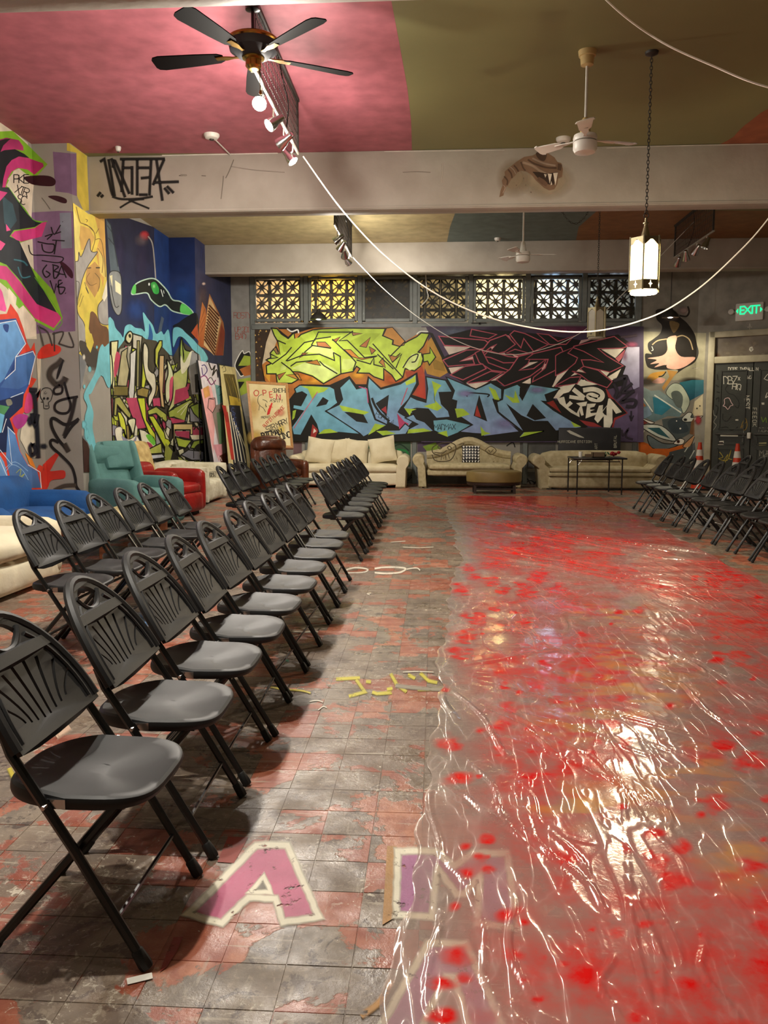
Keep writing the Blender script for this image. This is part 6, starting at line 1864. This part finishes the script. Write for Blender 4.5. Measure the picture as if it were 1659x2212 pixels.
pc = MB().rbox(-.03, .03, -.012, .012, 0, .0015, .0005, 1).build('paper_scrap', 'white_paper', None, loc=(onz(302, 2116).x, onz(302, 2116).y, .002), rz=R(25)); tag(pc, 'white paper scrap beside the front foot of the nearest chair', 'scrap')

# ------------------------------------------------------------ paint-spattered plastic sheet over the floor
def sheet():
    rng = np.random.default_rng(11)
    Lp = [(968, 1072), (961.6, 1102), (968, 1125), (984, 1151), (982, 1182), (1002, 1206), (978.7, 1242), (968, 1299), (971, 1345.5), (937, 1449), (958, 1483), (940, 1558), (929.5, 1635), (922, 1690), (903.6, 1823), (867, 2004), (831, 2175), (790, 2360)]
    Rp = [(1289, 1072), (1349, 1100), (1442, 1151), (1520, 1190), (1577, 1224), (1608, 1239), (1659, 1263)]
    lw_ = [onz(*q) for q in Lp]; rw = [onz(*q) for q in Rp]
    ly = np.array([q.y for q in lw_][::-1]); lx = np.array([q.x for q in lw_][::-1])
    ry = np.array([1.2] + [q.y for q in rw][::-1]); rx_ = np.array([2.62] + [q.x for q in rw][::-1])
    y1 = min(ly.max(), ry.max()); y0 = 1.35
    ys = [y0]
    while ys[-1] < y1: ys.append(ys[-1] + .008 + .0028 * (ys[-1] - y0))
    ys = np.array(ys); nu = 300; u = np.linspace(0, 1, nu) ** 1.05
    XL_ = np.interp(ys, ly, lx) + .012 * np.sin(ys * 9) + .008 * np.sin(ys * 23 + 1); XR_ = np.interp(ys, ry, rx_) + .015 * np.sin(ys * 7)
    X = XL_[:, None] + (XR_ - XL_)[:, None] * u[None, :]; Y = np.repeat(ys[:, None], nu, 1)
    Z = np.full_like(X, .007)
    def ridge(a, b, h, w_, wob=.02):
        nonlocal Z
        ax, ay = a; bx, by = b; L_ = math.hypot(bx - ax, by - ay)
        t = ((X - ax) * (bx - ax) + (Y - ay) * (by - ay)) / L_ ** 2; tc = np.clip(t, 0, 1)
        ph = rng.uniform(0, 6)
        dx, dy = X - (ax + (bx - ax) * tc), Y - (ay + (by - ay) * tc)
        d = ((bx - ax) * dy - (by - ay) * dx) / L_ + wob * np.sin(tc * rng.uniform(3, 8) + ph)
        end = np.where((t < 0) | (t > 1), np.hypot(dx, dy), np.abs(d))
        prof = np.exp(-(end / w_) ** 2) - .45 * np.exp(-((np.abs(end) - 1.8 * w_) / w_) ** 2)
        Z += h * prof * (.25 + .75 * np.sin(np.clip(tc, .02, .98) * PI) ** .6)
    def cr(ox, oy, sc, lst, h, w_):
        for st in lst.split('|'):
            pts = [tuple(map(float, q.split(','))) for q in st.split()]
            W = [onz(ox + a / sc, oy + b / sc) for a, b in pts]
            for a, b in zip(W, W[1:]): ridge((a.x, a.y), (b.x, b.y), h * rng.uniform(.7, 1.3), w_ * rng.uniform(.8, 1.3))
    cr(800, 1040, 1.931, '265,795 1659,1150|265,790 780,705|350,870 590,1150|440,920 800,1140|320,118 800,185|350,210 960,430|1000,440 1659,450|1000,420 1160,390|330,115 620,140|700,180 1060,120|270,795 900,850|400,330 960,400|480,400 1000,440|1040,440 1450,600|320,500 520,480|340,640 480,600|1180,680 1400,800|1270,840 1500,1020|560,560 600,640|820,560 800,640|300,850 350,1000|500,940 900,1130|620,960 1200,1150', .009, .011)
    cr(800, 1600, 1.931, '300,200 680,400 1000,720|260,60 700,520|480,230 830,590|640,0 1100,230|1080,0 1659,190|900,60 1250,430|1000,150 1150,600 1280,960|1050,430 1210,1180|1070,420 1240,1180|1360,820 1500,1180|270,180 265,700 270,1180|300,430 420,700 560,1180|590,160 760,380 1040,760|400,60 640,420|180,560 110,900|980,900 1010,1180|1160,230 1290,400|1180,350 1340,640|560,640 660,1100|1250,20 1659,120', .0065, .006)
    for i in range(40):                                    # parallel folds running to the right edge
        a = rng.uniform(.4, 1.4), rng.uniform(8, 14.2); ridge(a, (a[0] + rng.uniform(.6, 1.6), a[1] - rng.uniform(.5, 2.2)), rng.uniform(.006, .016), rng.uniform(.012, .03))
    for i in range(260):
        yy = 1.4 + 8.5 * rng.random() ** 1.4; xx = rng.uniform(-.1, 2.4); an = rng.normal(-.7, .7); ln = rng.uniform(.08, .45)
        ridge((xx, yy), (xx + ln * math.cos(an), yy + ln * math.sin(an)), rng.uniform(.0015, .004), rng.uniform(.004, .008), .008)
    for i in range(26):
        k = rng.normal(0, 9, 2); Z += .0007 * np.sin(X * k[0] + Y * k[1] + rng.uniform(0, 6))
    Z = np.maximum(Z, .0045)
    Z[:, 0] = .0045; Z[:, -1] = .0045
    # where the paint lies on the film
    v = np.stack([X, Y, Z - CAMH], -1); dpt = v @ np.array(_f); PX = CX + F * (v @ np.array(_r)) / dpt; PY = CY - F * (v @ np.array(_u)) / dpt
    def vn(sx, sy, seed):
        g = np.random.default_rng(seed).random((64, 64)); a, b = (X + 5) / sx % 62, Y / sy % 62
        i, j = a.astype(int), b.astype(int); fa, fb = a - i, b - j; fa, fb = fa * fa * (3 - 2 * fa), fb * fb * (3 - 2 * fb)
        return (g[i, j] * (1 - fa) + g[i + 1, j] * fa) * (1 - fb) + (g[i, j + 1] * (1 - fa) + g[i + 1, j + 1] * fa) * fb
    nz = .5 * vn(.5, .55, 1) + .3 * vn(.2, .22, 2) + .2 * vn(.07, .08, 3)
    inn = np.clip((X - XL_[:, None] - .06) / .25, 0, 1)
    red = np.clip((nz - .2) * 2.1, .16, 1.) * inn
    red = np.maximum(red, np.clip((Y - 12.0) / 1.6, 0, 1) * 1.2 * inn)
    red = np.maximum(red, .75 * np.clip((vn(.16, .3, 5) - .66) * 6, 0, 1) * inn)
    spots = [(800, 1040, q) for q in '490,345,34 410,365,30 500,420,40 380,450,45 430,400,30 700,390,55 560,460,35 450,570,44 640,585,30 520,530,24 600,545,22 400,640,50 380,715,50 725,760,30 540,785,30 560,845,28 690,850,44 950,810,34 790,820,24 880,640,30 1540,730,55 1450,740,44 1460,840,24 880,910,34 780,910,24 580,950,40 540,1010,48 340,1090,48 530,1120,38 660,1125,38 950,1090,28 800,1085,24 1480,1100,44 1450,400,75 1530,410,50 900,750,38 620,270,55 700,265,55 1530,590,40 1000,1010,40 1060,1080,40 690,240,30 800,270,60 950,310,40 650,460,50 780,450,50'.split()]
    spots += [(800, 1600, q) for q in '530,40,38 660,50,48 360,160,54 690,165,60 490,410,34 450,480,34 410,560,40 570,725,62 350,890,72 640,760,44 300,1000,50 600,900,50 640,1000,34 880,980,70 1040,800,50 1320,1000,70 1440,270,60 1580,530,70 1640,780,70 1640,930,50 1250,600,70 1200,500,60 1180,400,50 1060,440,50 830,500,50 1290,450,50 1100,1150,50 300,1150,50 1580,90,70 1460,20,50 320,10,40'.split()]
    bright = np.zeros_like(X)
    for i in range(60):
        spots.append((0, 0, '%f,%f,%f' % (1.931 * rng.uniform(960, 1659), 1.931 * (1090 + 1120 * rng.random() ** 1.5), rng.uniform(10, 34))))
    for (ox, oy, q) in spots:
        a, b, r_ = map(float, q.split(',')); d = np.hypot((PX - ox - a / 1.931) / (r_ / 1.931), (PY - oy - b / 1.931) / (r_ * .62 / 1.931)) + 1.1 * (vn(.07, .05, 9) - .5) + .5 * (vn(.03, .03, 8) - .5)
        bright = np.maximum(bright, np.clip(1.5 - d, 0, 1) ** 1.3)
    yel = np.zeros_like(X)
    for (a, b, rx2, ry2) in ((1270, 1740, 170, 60), (1480, 1700, 190, 110), (1390, 1480, 170, 120), (1300, 1560, 160, 60), (1600, 1840, 110, 90), (1330, 1330, 120, 30)):
        d = np.hypot((PX - a) / rx2, (PY - b) / ry2); yel = np.maximum(yel, np.clip(1.2 - d, 0, 1) * np.clip((vn(.12, .05, 4) - .35) * 3.5, 0, 1))
    cr_, cb, cy_ = np.array(hx('cc342e')), np.array(hx('d80f10')), np.array(hx('d69a3c'))
    A = np.clip(red * .86, 0, .92); A = np.maximum(A, np.clip((Y - 11.6) / 1.8, 0, 1) * inn)
    col = np.repeat(cr_[None, None, :], X.shape[0], 0).repeat(nu, 1)
    k = (yel * .75)[..., None]; col = col * (1 - k) + cy_ * k; A = np.maximum(A, yel * .6)
    k = np.clip(bright * 1.3, 0, 1)[..., None]; col = col * (1 - k) + cb * k; A = np.maximum(A, bright * .88)
    n_, m_ = X.shape
    me = bpy.data.meshes.new('plastic_sheet')
    idx = np.arange(n_ * m_).reshape(n_, m_)
    fc = np.stack([idx[:-1, :-1], idx[:-1, 1:], idx[1:, 1:], idx[1:, :-1]], -1).reshape(-1, 4)
    me.from_pydata(np.stack([X, Y, Z], -1).reshape(-1, 3).tolist(), [], fc.tolist())
    ca = me.color_attributes.new('Paint', 'FLOAT_COLOR', 'POINT'); ca.data.foreach_set('color', np.concatenate([col, A[..., None]], -1).astype(np.float32).ravel())
    me.polygons.foreach_set('use_smooth', [True] * len(me.polygons))
    m = bpy.data.materials.new('plastic_film'); m.use_nodes = True; nt = m.node_tree; L = nt.links.new
    for n in list(nt.nodes): nt.nodes.remove(n)
    out = nd(nt, 'ShaderNodeOutputMaterial'); at = nd(nt, 'ShaderNodeVertexColor'); at.layer_name = 'Paint'
    tr_ = nd(nt, 'ShaderNodeBsdfTransparent'); tr_.inputs[0].default_value = (.97, .93, .9, 1)
    haze = nd(nt, 'ShaderNodeBsdfDiffuse'); haze.inputs[0].default_value = (*hx('ead6cc'), 1)  # milky film, its near-white colour also stands in for glare
    pd = nd(nt, 'ShaderNodeBsdfDiffuse'); L(at.outputs[0], pd.inputs[0])
    gl = nd(nt, 'ShaderNodeBsdfGlossy'); gl.inputs['Roughness'].default_value = .14; gl.inputs[0].default_value = (1, .97, .92, 1)
    g = nd(nt, 'ShaderNodeNewGeometry'); nn = nd(nt, 'ShaderNodeTexNoise'); nn.inputs['Scale'].default_value = 38; nn.inputs['Detail'].default_value = 5; nn.inputs['Distortion'].default_value = 1.2
    L(g.outputs['Position'], nn.inputs['Vector']); bp = nd(nt, 'ShaderNodeBump'); bp.inputs['Strength'].default_value = .4; bp.inputs['Distance'].default_value = .005
    def mth(op, a_, b_):
        x_ = nd(nt, 'ShaderNodeMath', operation=op)
        for i_, v_ in enumerate((a_, b_)):
            if isinstance(v_, (int, float)): x_.inputs[i_].default_value = v_
            else: L(v_, x_.inputs[i_])
        return x_.outputs[0]
    def crinkle(sc_, dist, pw, vs):
        mp = nd(nt, 'ShaderNodeMapping'); mp.inputs['Scale'].default_value = vs; mp.inputs['Rotation'].default_value = (0, 0, R(38)); L(g.outputs['Position'], mp.inputs[0])
        t_ = nd(nt, 'ShaderNodeTexNoise'); t_.inputs['Scale'].default_value = sc_; t_.inputs['Detail'].default_value = 2.5; t_.inputs['Distortion'].default_value = dist; L(mp.outputs[0], t_.inputs['Vector'])
        return mth('POWER', mth('SUBTRACT', 1.0, mth('ABSOLUTE', mth('MULTIPLY', mth('SUBTRACT', t_.outputs[0], .5), 2.0), 0)), pw)
    k1, k2 = crinkle(1.6, .15, 40, (2.6, .5, 1)), crinkle(4.2, .3, 26, (2.2, .6, 1))
    hh = mth('ADD', mth('ADD', mth('MULTIPLY', k1, .9), mth('MULTIPLY', k2, .5)), mth('MULTIPLY', nn.outputs[0], .22))
    L(hh, bp.inputs['Height']); L(bp.outputs[0], gl.inputs['Normal'])
    m1 = nd(nt, 'ShaderNodeMixShader'); L(mth('ADD', .25, mth('MULTIPLY', mth('ADD', k1, k2), .12)), m1.inputs[0]); L(tr_.outputs[0], m1.inputs[1]); L(haze.outputs[0], m1.inputs[2])
    m2 = nd(nt, 'ShaderNodeMixShader'); fn = nd(nt, 'ShaderNodeTexNoise'); fn.inputs['Scale'].default_value = 9; fn.inputs['Detail'].default_value = 8; fn.inputs['Roughness'].default_value = .65; L(g.outputs['Position'], fn.inputs['Vector'])
    fm = nd(nt, 'ShaderNodeMapRange'); fm.inputs[1].default_value = .36; fm.inputs[2].default_value = .6; fm.inputs[3].default_value = .55; fm.inputs[4].default_value = 1.15; L(fn.outputs[0], fm.inputs[0])
    L(mth('MULTIPLY', at.outputs[1], fm.outputs[0]), m2.inputs[0]); L(m1.outputs[0], m2.inputs[1]); L(pd.outputs[0], m2.inputs[2])
    fr = nd(nt, 'ShaderNodeFresnel'); fr.inputs[0].default_value = 1.42; L(bp.outputs[0], fr.inputs['Normal'])
    m3 = nd(nt, 'ShaderNodeMixShader'); L(fr.outputs[0], m3.inputs[0]); L(m2.outputs[0], m3.inputs[1]); L(gl.outputs[0], m3.inputs[2])
    L(m3.outputs[0], out.inputs[0]); me.materials.append(m)
    o = bpy.data.objects.new('plastic_sheet', me); COL.objects.link(o)
    tag(o, 'crumpled clear plastic sheet with red paint laid along the aisle', 'plastic sheet')
sheet()
